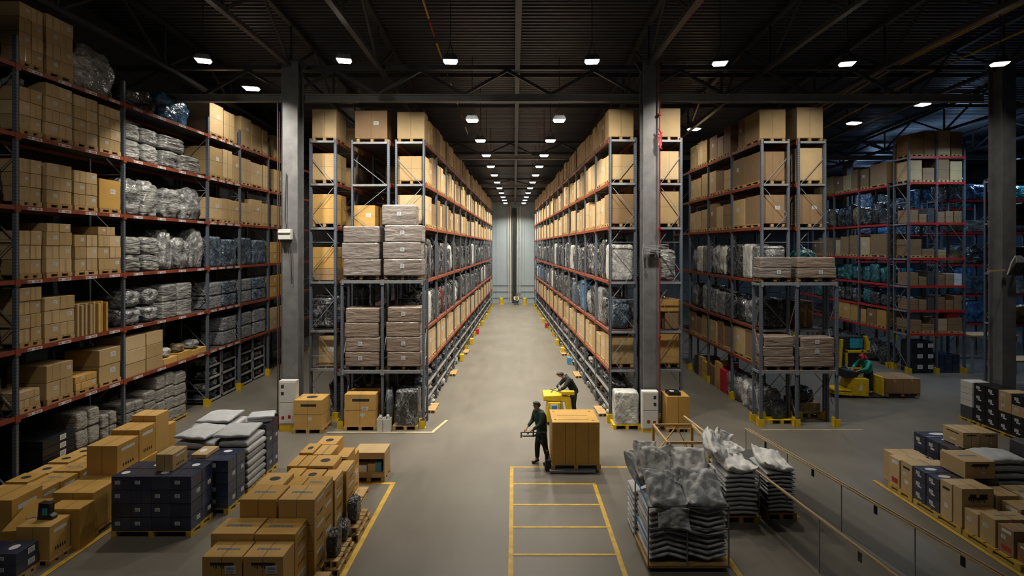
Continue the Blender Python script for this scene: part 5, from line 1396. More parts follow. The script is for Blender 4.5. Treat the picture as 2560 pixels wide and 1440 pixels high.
def build_sacks():
    # two pallets of flat sacks
    for nm, x0, x1, y0, y1, n, h, m in (('left sack pallet', 4.5, 5.2, 10.92, 11.85, 9, .098, 'sack'), ('right sack pallet', 5.47, 6.08, 11.05, 11.9, 10, .088, 'sack')):
        pallet(f'dark wooden pallet under the {nm}', x0 - .03, x1 + .03, y0, y1, 0, 'wood', .15)
        for r in range(n):
            o = obj('woven_sack', sack_mesh(r % 4, x1 - x0, y1 - y0, h * 1.03, .03, m, .006, 0., .05), None, ((x0 + x1) / 2 + .015 * math.sin(r * 2.6), (y0 + y1) / 2, .15 + h * (r + .6)), 0.)
            tag(o, f'grey woven sack, {ORD[r + 1]} from below on the {nm}', 'sack', 'flat sacks on the ' + nm)
    for k, (x, y, z, rx, ry, rz, sx, sy, m, lab) in enumerate((
            (4.86, 11.35, 1.14, .08, .06, .1, .68, .88, 'sackw', 'pale sack lying on top of the left sack pallet'), (5.75, 11.45, 1.13, .08, .1, -.1, .62, .85, 'sackw', 'pale sack lying on top of the right sack pallet'),
            (4.62, 11.6, 1.34, .5, .75, .2, .6, .85, 'sackw', 'pale sack standing slanted at the back of the left sack pallet'), (4.5, 11.75, 1.3, .6, .9, .3, .5, .75, 'sack', 'grey sack leaning behind the slanted pale sack'),
            (4.85, 11.95, 1.32, 1.0, .5, .1, .42, .6, 'sackw', 'small sack tip rising behind the left sack pallet'), (4.95, 11.8, 1.26, .3, -.1, .5, .5, .5, 'sackw', 'pale crumpled sack at the back of the left sack pallet'))):
        o = obj('woven_sack', sack_mesh(k, sx, sy, .19, .03, m, .05, .13, .3), None, (x, y, z), rot=(rx, ry, rz)); tag(o, lab, 'sack')
    for r in range(7):
        o = obj('woven_sack', sack_mesh(r % 4, .55, .8, .1, .02, 'sack', .006, 0., .05), None, (4.2 + .01 * (r % 2), 11.35, .155 + r * .102)); tag(o, f'grey sack, {ORD[r + 1]} from below in the slim stack left of the left sack pallet', 'sack', 'sacks of the slim stack')
    pallet('wooden pallet under the slim sack stack', 3.92, 4.48, 10.95, 11.75, 0, 'wood', .1)
    # roll cage with sacks
    x0, x1, y0, y1 = 2.44, 3.9, 9.3, 10.3
    o = thing('sack_cage', 'low wire-post cage trolley holding two columns of grey sacks', 'cage', ((x0 + x1) / 2, (y0 + y1) / 2, 0))
    hx, hy = (x1 - x0) / 2, (y1 - y0) / 2
    for x in (-hx, -.02, hx):
        for y in (-hy, hy):
            b = MB(); b.box(x - .012, x + .012, y - .012, y + .012, .1, 1.2 if y < 0 else 1.55); obj('post', b.mesh('post', ['steelp']), o)
    for z in (.78, 1.18):
        b = MB(); b.box(-hx, hx, -hy - .012, -hy + .01, z - .012, z + .012) if z < 1 else (b.box(-hx, -hx * .55, -hy - .012, -hy + .01, z - .012, z + .012), b.box(-.15, hx, -hy - .012, -hy + .01, z - .012, z + .012)); obj('front_rail', b.mesh('front_rail', ['steelp']), o)
    for x in (-hx, hx):
        b = MB(); b.bar((x, -hy, 1.18), (x, hy, 1.3), .02, .02); b.bar((x, -hy, .55), (x, hy, .55), .02, .02); s = obj('side_rail', b.mesh('side_rail', ['bluec' if x < 0 else 'steelp']), o)
        if x < 0: s['label'] = 'bright blue side rail'
    b = MB(); b.box(-hx - .02, hx + .02, -hy - .02, hy + .02, .08, .13); obj('base', b.mesh('base', ['wood']), o)
    for x in (-hx + .1, hx - .1):
        for y in (-hy + .1, hy - .1):
            b = MB(); b.tube([(x - .015, y, .04), (x + .015, y, .04)], .04, 12); b.box(x - .03, x + .03, y - .02, y + .02, .06, .085); obj('castor', b.mesh('castor', ['rubber']), o)
    for c in range(2):
        cx = x0 + .37 + c * .73
        for r in range(9):
            q = obj('woven_sack', sack_mesh(r % 5, .7, .9, .1, (.10, -.09)[c], 'sack', .006, 0., .05), None, (cx + .012 * math.sin(r * 2 + c), 9.8, .2 + (.0, .09)[c] + r * .103)); tag(q, f'grey sagging sack, {ORD[r + 1]} from below in the {("left", "right")[c]} column of the cage', 'sack', 'sacks in the cage')
    for k, (x, y, z, rx, ry, rz, sx, sy, h, m, lab) in enumerate((
            (2.82, 9.62, 1.36, .62, .05, .08, .66, .72, .26, 'sack', 'grey sack slumped on the front of the left cage column'), (3.52, 9.62, 1.36, .55, -.05, -.08, .7, .74, .28, 'sack', 'grey sack with a creased face on the front of the right cage column'),
            (2.8, 9.98, 1.6, .8, .06, .16, .62, .8, .24, 'sackw', 'pale sack rising at the back of the left cage column'), (3.42, 10.02, 1.58, .6, .05, -.1, .7, .85, .27, 'sackw', 'pale bulging sack on top of the right cage column'),
            (2.66, 10.36, 1.6, 1.0, .15, .25, .48, .72, .2, 'sackw', 'pale sack standing highest at the back of the cage'), (2.5, 10.42, 1.42, .9, -.2, .3, .36, .7, .16, 'sack', 'grey sack at the back left corner of the cage'),
            (2.9, 9.33, .98, 1.3, 0, -.08, .56, .36, .14, 'sack', 'dark grey sack end folded over the front of the left cage column'))):
        q = obj('woven_sack', sack_mesh(k, sx, sy, h, .03, m, .05, .14, .3), None, (x, y, z), rot=(rx, ry, rz)); tag(q, lab, 'sack')
    for r in range(8):
        q = obj('woven_sack', sack_mesh(r % 4, .5, .55, .115, .03, 'sack', .006, 0., .05), None, (2.68, 10.72, .062 + r * .117)); tag(q, f'grey sack, {ORD[r + 1]} from below in the narrow stack behind the cage', 'sack', 'sacks behind the cage')
    # wooden slatted crate behind
    X0, X1, Y0, Y1 = 3.62, 4.62, 12.1, 13.3
    o = thing('wooden_crate', 'open wooden frame crate with slatted floor behind the sacks', 'crate', ((X0 + X1) / 2, (Y0 + Y1) / 2, 0)); hx, hy = .5, .6
    for x in (-hx, hx):
        for y in (-hy, hy): b = MB(); b.box(x - .03, x + .03, y - .03, y + .03, 0, 1.3); obj('post', b.mesh('post', ['wood']), o)
    for z in (.45, 1.28):
        for y in (-hy, hy): b = MB(); b.box(-hx, hx, y - .02, y + .02, z - .03, z + .03); obj('rail', b.mesh('rail', ['wood']), o)
        for x in (-hx, hx): b = MB(); b.box(x - .02, x + .02, -hy, hy, z - .03, z + .03); obj('rail', b.mesh('rail', ['wood']), o)
    b = MB()
    for k in range(8): b.box(-hx, hx, -hy + .05 + k * .145, -hy + .15 + k * .145, .3, .33)
    b.box(-hx, -hx + .05, -hy, hy, .24, .3); b.box(hx - .05, hx, -hy, hy, .24, .3); obj('slatted_floor', b.mesh('slatted_floor', ['wood']), o)
    b = MB(); b.bar((-hx, hy, .45), (hx * .2, hy, 1.25), .05, .02); b.bar((hx * .2, hy, 1.25), (hx, hy, .45), .05, .02); obj('brace', b.mesh('brace', ['wood']), o)
    pallet('yellow pallet inside the wooden frame crate', 3.7, 4.54, 12.2, 13.2, .33, 'yellow', .14)
    # dark covered pallet
    pallet('wooden pallet under the dark flat-topped load behind the sacks', 5.32, 6.35, 12.0, 12.9, 0, 'wood', .14)
    cbox('dark blue-grey flat-topped load behind the right sack pallet', 5.34, 6.33, 12.02, 12.88, .14, .82, 'darkgrey', (), None, 'covered_load', 'load')
    # two balustrades: wooden handrail on clear glass
    for nm, pts, h in (('nearer glass balustrade with a thin wooden handrail among the sacks', ((4.93, 14.85), (5.72, 7.4)), 1.0), ('farther glass balustrade with a double handrail right of the sacks', ((6.27, 13.85), (7.32, 7.4)), 1.0)):
        (xa, ya), (xb, yb) = pts; L = math.hypot(xb - xa, yb - ya); a = math.atan2(-(xb - xa), yb - ya)
        o = thing('balustrade', nm, 'balustrade', (xa, ya, 0), a)
        if 'double' in nm:
            for q, m in ((-.035, 'handle'), (.035, 'handle')): b = MB(); b.box(q - .012, q + .012, 0, L, h - .02, h + .015); obj('handrail', b.mesh('handrail', [m]), o)
            b = MB(); b.box(-.022, .022, 0, L, h - .03, h + .0); obj('channel', b.mesh('channel', ['rubber']), o)
        else: b = MB(); b.box(-.022, .022, 0, L, h - .02, h + .02); obj('handrail', b.mesh('handrail', ['handle'], bev=.008), o)
        n = 4
        for k in range(n + 1):
            b = MB(); b.box(-.008, .008, k * L / n - .008 if k else 0, k * L / n + .008, 0, h - .03); obj('post', b.mesh('post', ['steelp']), o)
        for k in range(n):
            b = MB(); b.box(-.004, .004, k * L / n + .03, (k + 1) * L / n - .03, .06, h - .04); obj('glass_panel', b.mesh('glass_panel', ['glass']), o)
            if k < 4: b = MB(); b.box(-.012, -.005, (k + .5) * L / n - .04, (k + .5) * L / n + .04, h - .22, h - .06, 0); b.box(-.0135, -.012, (k + .5) * L / n - .024, (k + .5) * L / n + .024, h - .18, h - .1, 1); obj('tag', b.mesh('tag', ['rail', 'steelp']), o)


def build_small_things():
    # white enamel cabinets at the columns
    for lab, xl, xr, yt, yb, Y in (('white enamel cabinet with red marks at the foot of the left column', 697, 740, 952, 1046, 16.4), ('white enamel cabinet with red symbols at the foot of the red-pipe column', 1606, 1646, 979, 1066, 16.3)):
        x0, x1 = PX(xl, Y), PX(xr, Y); z0, z1 = max(PZ(yb, Y), .0), PZ(yt, Y)
        o = thing('fire_cabinet', lab, 'cabinet', ((x0 + x1) / 2, Y + .12, 0))
        w = (x1 - x0) / 2; zb = .22 if 'left' in lab else .1
        b = MB(); b.box(-w, w, -.12, .12, zb, z1); obj('body', b.mesh('body', ['white'], bev=.01), o)
        b = MB(); b.box(-w * .96, w * .96, -.12, .12, 0, zb); obj('plinth', b.mesh('plinth', ['yellow']), o)
        b = MB(); b.box(-w * .9, w * .9, -.135, -.12, zb + .05, (zb + z1) / 2 - .01); obj('door', b.mesh('door', ['white'], bev=.004), o)
        b = MB(); b.box(-w * .9, w * .9, -.135, -.12, (zb + z1) / 2 + .01, z1 - .04); d = obj('door', b.mesh('door', ['white'], bev=.004), o)
        for sx, z, m in ((-.5, zb + .22, 'red'), (.25, zb + .25, 'red'), (-.55, z1 - .18, 'ink'), (-.55, z1 - .4, 'ink')):
            if 'symbols' in lab: sx = -sx
            b = MB(); b.box(sx * w - .045, sx * w + .045, -.1385, -.135, z - .05, z + .05); obj('symbol', b.mesh('symbol', [m]), o)
    for lab, x, y in (('red fire extinguisher standing left of the right white cabinet', PX(1591, 16.9), 16.9), ('red fire extinguisher half hidden behind the navy stack', PX(692, 16.6), 16.6)):
        o = thing('fire_extinguisher', lab, 'fire extinguisher', (x, y, 0))
        b = MB(); b.tube([(0, 0, 0), (0, 0, .02), (0, 0, .36), (0, 0, .42), (0, 0, .46)], [.08, .085, .085, .06, .03], 16); obj('cylinder', b.mesh('cylinder', ['red']), o)
        b = MB(); b.box(-.02, .02, -.09, .02, .46, .5); b.bar((0, 0, .49), (0, -.12, .54), .02, .015); obj('valve', b.mesh('valve', ['rubber']), o)
        b = MB(); b.tube([(.02, 0, .47), (.1, -.02, .42), (.1, -.03, .2), (.09, -.04, .1)], .012, 6); obj('hose', b.mesh('hose', ['rubber']), o)
        b = MB(); b.quad([(.0855 * math.sin(t), -.0855 * math.cos(t), .14) for t in (-.6, -.3, 0, .3, .6)] + [(.0855 * math.sin(t), -.0855 * math.cos(t), .3) for t in (.6, .3, 0, -.3, -.6)]); obj('label', b.mesh('label', ['label']), o)
    # tall wooden box by the red-pipe column
    pallet('wooden pallet under the tall twin brown boxes right of the red-pipe column', 4.85, 5.62, 16.3, 17.05, 0, 'wood', .12)
    cbox('tall brown box, left one of the pair right of the red-pipe column', 4.87, 5.23, 16.32, 17.0, .12, 1.14, 'card2', (), None); cbox('tall brown box, right one of the pair right of the red-pipe column', 5.24, 5.6, 16.32, 17.0, .12, 1.14, 'card2', (), None)
    cbox('black tray with pale papers lying on the tall twin brown boxes', 4.95, 5.35, 16.4, 16.8, 1.14, 1.24, 'black', ('oval',), None, 'tray', 'tray')
    # wall box on left column, device on the red-pipe column, device on the right column
    o = thing('junction_box', 'white junction box with cable on the left column', 'junction box', (-7.45, 16.74, 6.3)); b = MB(); b.box(-.2, .2, -.14, .05, -.15, .18); b.box(-.2, .2, -.17, -.14, .05, .12); obj('body', b.mesh('body', ['white'], bev=.02), o)
    b = MB(); b.tube([(0, -.02, .18), (0.02, -.02, .32), (-.03, 0, .42), (.0, .02, 2.0)], .014, 6); obj('cable', b.mesh('cable', ['rubber']), o)
    b = MB(); b.tube([(.1, -.02, -.15), (.16, 0, -.7), (.18, .02, -1.6)], .014, 6); obj('cable', b.mesh('cable', ['rubber']), o)
    o = thing('antenna_panel', 'grey ribbed panel on a bracket high on the red-pipe column', 'panel', (4.5, 16.65, 5.7)); b = MB()
    for k in range(6): b.bar((-.28, -.1, -.02 + k * .05), (.5, -.12, .05 + k * .05), .03, .012)
    obj('slats', b.mesh('slats', ['rail']), o); b = MB(); b.tube([(-.3, -.05, .3), (-.33, -.05, 0), (-.3, -.05, -.5), (-.2, 0, -.55)], .02, 8); b.box(-.1, .1, -.08, .05, -.05, .1); obj('bracket', b.mesh('bracket', ['steelp']), o)
    o = thing('mounted_screen', 'dark screen with a pale casing on an arm at the right column', 'screen', (16.3, 16.6, 5.1)); b = MB(); b.prism([(-.32, -.1), (.05, -.1), (.3, .28), (-.05, .28)], -.03, .0); obj('screen', b.mesh('screen', ['rubber'], bev=.006), o)
    b = MB(); b.tube([(-.3, 0, -.1), (-.15, .02, .3), (.0, .05, .5), (.2, .05, .5), (.27, .02, .3)], .025, 8); b.box(.0, .25, .0, .1, .3, .48); obj('casing', b.mesh('casing', ['rail'], bev=.01), o)
    b = MB(); b.bar((-.9, .05, .0), (-.3, .08, .05), .06, .05); b.bar((.3, .05, .0), (.9, .05, -.03), .06, .05); obj('arm', b.mesh('arm', ['handle']), o)
    o = thing('mounted_device', 'pale lamp-like device on the thin distant column', 'device', (19.9, 30.2, 5.6)); b = MB(); b.box(-.35, .4, -.1, .06, -.02, .3); obj('body', b.mesh('body', ['rail'], bev=.03), o); b = MB(); b.tube([(0.1, -.02, -.02), (.1, -.02, -5.), (.1, -.02, -5.5)], .02, 6); obj('cable', b.mesh('cable', ['label']), o)
    # work benches right of the red rack
    for k, (x0, x1, y) in enumerate(((21.2, 23.4, 24.2), (20.6, 23., 21.6))):
        o = thing('work_bench', f'{("pale", "brown")[k]}-topped long work bench beyond the right column', 'bench', ((x0 + x1) / 2, y, 0)); w = (x1 - x0) / 2
        b = MB(); b.box(-w, w, -.5, .5, 1.75 - k * .6, 1.82 - k * .6); obj('top', b.mesh('top', ['ply'], bev=.01), o)
        for sx in (-1, 1):
            for sy in (-1, 1): b = MB(); b.box(sx * (w - .1) - .04, sx * (w - .1) + .04, sy * .4 - .04, sy * .4 + .04, 0, 1.75 - k * .6); obj('leg', b.mesh('leg', ['steelp']), o)
# ================================================================ people and trucks
def hand_chain(V, Eg, side, wrist, palm_dir, curl_dir, thumb_dir):
    """palm and five bent fingers as branches of the body's own skeleton"""
    p = Vector(palm_dir).normalized(); c = Vector(curl_dir).normalized(); t = Vector(thumb_dir).normalized()
    w = Vector(wrist); s = side
    V[s + 'palm'] = (w + p * .045, (.026, .018)); Eg.append((s + 'wrist', s + 'palm'))
    V[s + 'knuck'] = (w + p * .09, (.032, .014)); Eg.append((s + 'palm', s + 'knuck'))
    for k, (off, ln) in enumerate(((.028, .062), (.009, .072), (-.010, .066), (-.028, .05))):
        a = w + p * .095 + t * off
        V[f'{s}f{k}a'] = (a + p * .012, .0095); V[f'{s}f{k}b'] = (a + p * ln * .5 + c * ln * .18, .0088); V[f'{s}f{k}c'] = (a + p * ln * .75 + c * ln * .62, .0078)
        Eg += [(s + 'knuck', f'{s}f{k}a'), (f'{s}f{k}a', f'{s}f{k}b'), (f'{s}f{k}b', f'{s}f{k}c')]
    V[s + 'th1'] = (w + p * .05 + t * .035, .011); V[s + 'th2'] = (w + p * .08 + t * .05 + c * .015, .0095); V[s + 'th3'] = (w + p * .1 + t * .045 + c * .03, .0085)
    Eg += [(s + 'palm', s + 'th1'), (s + 'th1', s + 'th2'), (s + 'th2', s + 'th3')]


def person(label, loc, rz, J, face=(0, -1, 0), curl=(0, 0, -1), colors=('green', 'cloth', 'rubber', 'hair'), thumb=((1, 0, 0), (-1, 0, 0)), extra=None, hood=None):
    """J: joints in metres (x right, -y forward before turning by rz)"""
    o = thing('person', label, 'person', loc, rz)
    V, Eg = {}, []
    r = {'pelvis': (.1, .1), 'spine': (.095, .095), 'chest': (.115, .115), 'neck': (.055, .055), 'shl': .055, 'shr': .055, 'ell': .043, 'elr': .043, 'lwrist': .027, 'rwrist': .027,
         'hipl': .08, 'hipr': .08, 'knl': .052, 'knr': .052, 'anl': .038, 'anr': .038}
    for k, v in r.items(): V[k] = (Vector(J[k]), v)
    f = Vector(face).normalized(); hd = Vector(J['head']); up = (hd - Vector(J['neck'])).normalized(); rt = f.cross(up).normalized()
    V['jaw'] = (hd - up * .05 + f * .025, (.062, .07)); V['skull'] = (hd + up * .035 - f * .005, (.078, .092)); V['crown'] = (hd + up * .1 - f * .01, (.06, .07))
    V['nose'] = (hd - up * .01 + f * .108, .012); V['chin'] = (hd - up * .085 + f * .06, .024)
    V['earl'] = (hd - up * .005 - rt * .088, (.01, .022)); V['earr'] = (hd - up * .005 + rt * .088, (.01, .022))
    for s, a in (('l', J['anl']), ('r', J['anr'])):
        fd = Vector(J.get('foot' + s, face)); fd.z = 0; fd.normalize()
        V['heel' + s] = (Vector(a) - fd * .03 + Vector((0, 0, -.05)), .036); V['toe' + s] = (Vector(a) + fd * .15 + Vector((0, 0, -.055)), (.04, .028))
        Eg += [('an' + s, 'heel' + s), ('an' + s, 'toe' + s)]
    Eg += [('pelvis', 'spine'), ('spine', 'chest'), ('chest', 'neck'), ('neck', 'jaw'), ('jaw', 'skull'), ('skull', 'crown'), ('skull', 'nose'), ('jaw', 'chin'), ('skull', 'earl'), ('skull', 'earr'),
           ('chest', 'shl'), ('shl', 'ell'), ('ell', 'lwrist'), ('chest', 'shr'), ('shr', 'elr'), ('elr', 'rwrist'), ('pelvis', 'hipl'), ('hipl', 'knl'), ('knl', 'anl'), ('pelvis', 'hipr'), ('hipr', 'knr'), ('knr', 'anr')]
    for s, el, wr, t in (('l', 'ell', 'lwrist', thumb[0]), ('r', 'elr', 'rwrist', thumb[1])):
        hand_chain(V, Eg, s, J[wr], Vector(J[wr]) - Vector(J[el]), curl, t)
    obj('body', skin_mesh('body', V, Eg, 'skin', 2, 'pelvis'), o)
    # eyes and mouth
    b = MB()
    for sx in (-1, 1):
        c = hd + up * .018 + f * .083 + rt * .032 * sx
        b.tube([c, c + f * .012], [.014, .009], 8)
    c = hd - up * .05 + f * .092; b.bar(c - rt * .025, c + rt * .025, .01, .012); obj('face_features', b.mesh('face_features', ['eye']), o)
    bm = bmesh.new(); bmesh.ops.create_uvsphere(bm, u_segments=20, v_segments=14, radius=1.)
    mx = Matrix((rt, f, up)).transposed().to_4x4(); mx.translation = hd + up * .03 - f * .012
    for v in bm.verts:
        c = v.co.copy(); n_ = 1 + .05 * noise.noise(c * 4)
        if c.y > .25 and c.z < .35: v.co = Vector((c.x * .8, .2, max(c.z, -.1)))      # brow line, face left free
        v.co = Vector((v.co.x * .094 * n_, v.co.y * .112 * n_, v.co.z * (.1 if v.co.z > 0 else .085) * n_))
    bm.transform(mx)
    hm = bpy.data.meshes.new('hair'); bm.to_mesh(hm); bm.free(); hm.materials.append(MT[colors[3]])
    for q in hm.polygons: q.use_smooth = True
    obj('hair', hm, o)
    if hood:
        Hd = {'a': (hd + up * .05 - f * .02, .118), 'b': (hd - up * .02 - f * .09, .12), 'c': (Vector(J['neck']) - f * .13 - up * .02, .1), 'p': (hd + up * .17 - f * .05, .035)}
        obj('hood', skin_mesh('hood', Hd, [('p', 'a'), ('a', 'b'), ('b', 'c')], hood, 2, 'b'), o)
    g = 1.24
    def grow(n, q=g): 
        rr = r[n]; return (Vector(J[n]), tuple(a * q for a in rr) if isinstance(rr, tuple) else rr * q)
    lerp = lambda a, b, t: Vector(J[a]).lerp(Vector(J[b]), t)
    K = {n: grow(n) for n in ('pelvis', 'spine', 'chest', 'shl', 'shr', 'ell', 'elr')}
    K['pelvis'] = (Vector(J['pelvis']), .155); K['spine'] = (Vector(J['spine']), .158); K['chest'] = (Vector(J['chest']), .18); K['shl'] = (Vector(J['shl']), .092); K['shr'] = (Vector(J['shr']), .092)
    K['ell'] = (K['ell'][0], .066); K['elr'] = (K['elr'][0], .066); K['neck'] = (lerp('chest', 'neck', .86), .088)
    K['cl'] = (lerp('ell', 'lwrist', .93), .04); K['cr'] = (lerp('elr', 'rwrist', .93), .04); K['hem'] = (lerp('spine', 'pelvis', 1.45), .16)
    K['collar'] = (lerp('chest', 'neck', 1.02), .064); K['edge'] = (lerp('spine', 'pelvis', 1.75), .13)
    KE = [('neck', 'collar'), ('hem', 'edge'), ('pelvis', 'spine'), ('spine', 'chest'), ('chest', 'neck'), ('chest', 'shl'), ('chest', 'shr'), ('shl', 'ell'), ('shr', 'elr'), ('ell', 'cl'), ('elr', 'cr'), ('pelvis', 'hem')]
    obj('jacket', skin_mesh('jacket', K, KE, colors[0], 2, 'spine'), o)
    T = {'pelvis': (Vector(J['pelvis']) + Vector((0, 0, -.02)), .14)}
    T['waist'] = (lerp('pelvis', 'spine', .6), .118); TE = [('waist', 'pelvis')]
    for s in 'lr':
        T['hip' + s] = (Vector(J['hip' + s]), .108); T['kn' + s] = (Vector(J['kn' + s]), .082); T['an' + s] = (lerp('kn' + s, 'an' + s, .94), .062); TE += [('pelvis', 'hip' + s), ('hip' + s, 'kn' + s), ('kn' + s, 'an' + s)]
    obj('trousers', skin_mesh('trousers', T, TE, colors[1], 2, 'pelvis'), o)
    for s in 'lr':
        fd = Vector(J.get('foot' + s, face)); fd.z = 0; fd.normalize(); a = Vector(J['an' + s])
        S = {'a': (a + Vector((0, 0, .0)), .05), 'b': (a + Vector((0, 0, -.045)) - fd * .035, (.046, .042)), 'c': (a + fd * .07 + Vector((0, 0, -.045)), (.05, .043)), 'd': (a + fd * .17 + Vector((0, 0, -.055)), (.046, .033))}
        obj('shoe', skin_mesh('shoe', S, [('a', 'b'), ('a', 'c'), ('c', 'd')], colors[2], 2, 'a'), o)
    return o


def wheel(b, c, r, w, ax='x', m=0):
    x, y, z = c
    b.tube([(x - w / 2, y, z), (x + w / 2, y, z)] if ax == 'x' else [(x, y - w / 2, z), (x, y + w / 2, z)], r, 18, m)


def build_people():
    # person beside the big box on the floor, seen from the side, handling a pallet truck
    Jt = dict(pelvis=(0, .02, .93), spine=(0, .0, 1.1), chest=(0, -.06, 1.32), neck=(0, -.1, 1.48), head=(0, -.14, 1.6), shl=(-.19, -.06, 1.4), shr=(.19, -.06, 1.4), ell=(-.24, -.12, 1.14), elr=(.24, -.16, 1.16),
              lwrist=(-.16, -.34, 1.0), rwrist=(.2, -.4, 1.04), hipl=(-.09, .02, .88), hipr=(.09, .02, .88), knl=(-.1, -.06, .48), knr=(.11, .06, .48), anl=(-.11, -.06, .09), anr=(.12, .16, .09))
    person('person in a dark green jacket standing left of the big box on the floor', (.74, 13.97, 0), math.radians(-62), Jt, colors=('green', 'cloth', 'rubber', 'hair'))
    # standing driver bending over a yellow truck
    Jd = dict(pelvis=(0, .1, .95), spine=(0, .06, 1.12), chest=(0, -.12, 1.3), neck=(0, -.27, 1.42), head=(0, -.38, 1.5), shl=(-.19, -.14, 1.36), shr=(.19, -.14, 1.36), ell=(-.3, -.3, 1.12), elr=(.27, -.32, 1.12),
              lwrist=(-.2, -.5, 1.0), rwrist=(.14, -.52, 1.0), hipl=(-.09, .1, .9), hipr=(.09, .1, .9), knl=(-.1, .04, .5), knr=(.1, .06, .5), anl=(-.1, .1, .09), anr=(.1, .12, .09))
    person('person in black work clothes stooping over the yellow truck in the aisle', (1.98, 17.72, 0), math.radians(-80), Jd, colors=('cloth', 'cloth', 'rubber', 'hair'), face=(0, -1, -.45))
    # driver with a red hood on the truck at right
    Jr = dict(pelvis=(0, .05, .9), spine=(0, .0, 1.06), chest=(0, -.14, 1.22), neck=(0, -.24, 1.36), head=(0, -.32, 1.45), shl=(-.19, -.16, 1.27), shr=(.19, -.16, 1.27), ell=(-.28, -.36, 1.08), elr=(.27, -.38, 1.06),
              lwrist=(-.16, -.58, 1.0), rwrist=(.14, -.6, .98), hipl=(-.09, .06, .85), hipr=(.09, .06, .85), knl=(-.1, -.02, .48), knr=(.1, .02, .48), anl=(-.1, .08, .09), anr=(.1, .1, .09))
    person('person in a teal jacket and red hood standing on the yellow truck at right', (14.13, 20.45, .06), math.radians(-75), Jr, colors=('tealc', 'cloth', 'rubber', 'hair'), face=(0, -1, -.3), hood='redc')
    # crouching person at the far end
    Jc = dict(pelvis=(0, .12, .26), spine=(0, .04, .45), chest=(0, -.06, .68), neck=(0, -.1, .86), head=(0, -.14, .98), shl=(-.19, -.06, .78), shr=(.19, -.06, .78), ell=(-.26, -.2, .56), elr=(.26, -.2, .56),
              lwrist=(-.12, -.38, .5), rwrist=(.12, -.38, .5), hipl=(-.1, .1, .24), hipr=(.1, .1, .24), knl=(-.16, -.3, .48), knr=(.16, -.3, .48), anl=(-.14, -.1, .09), anr=(.14, -.1, .09))
    person('person crouching between the two yellow bollards at the far end of the aisle', (.2, 52.6, 0), .3, Jc, colors=('wornline', 'bluec', 'rubber', 'hair'))


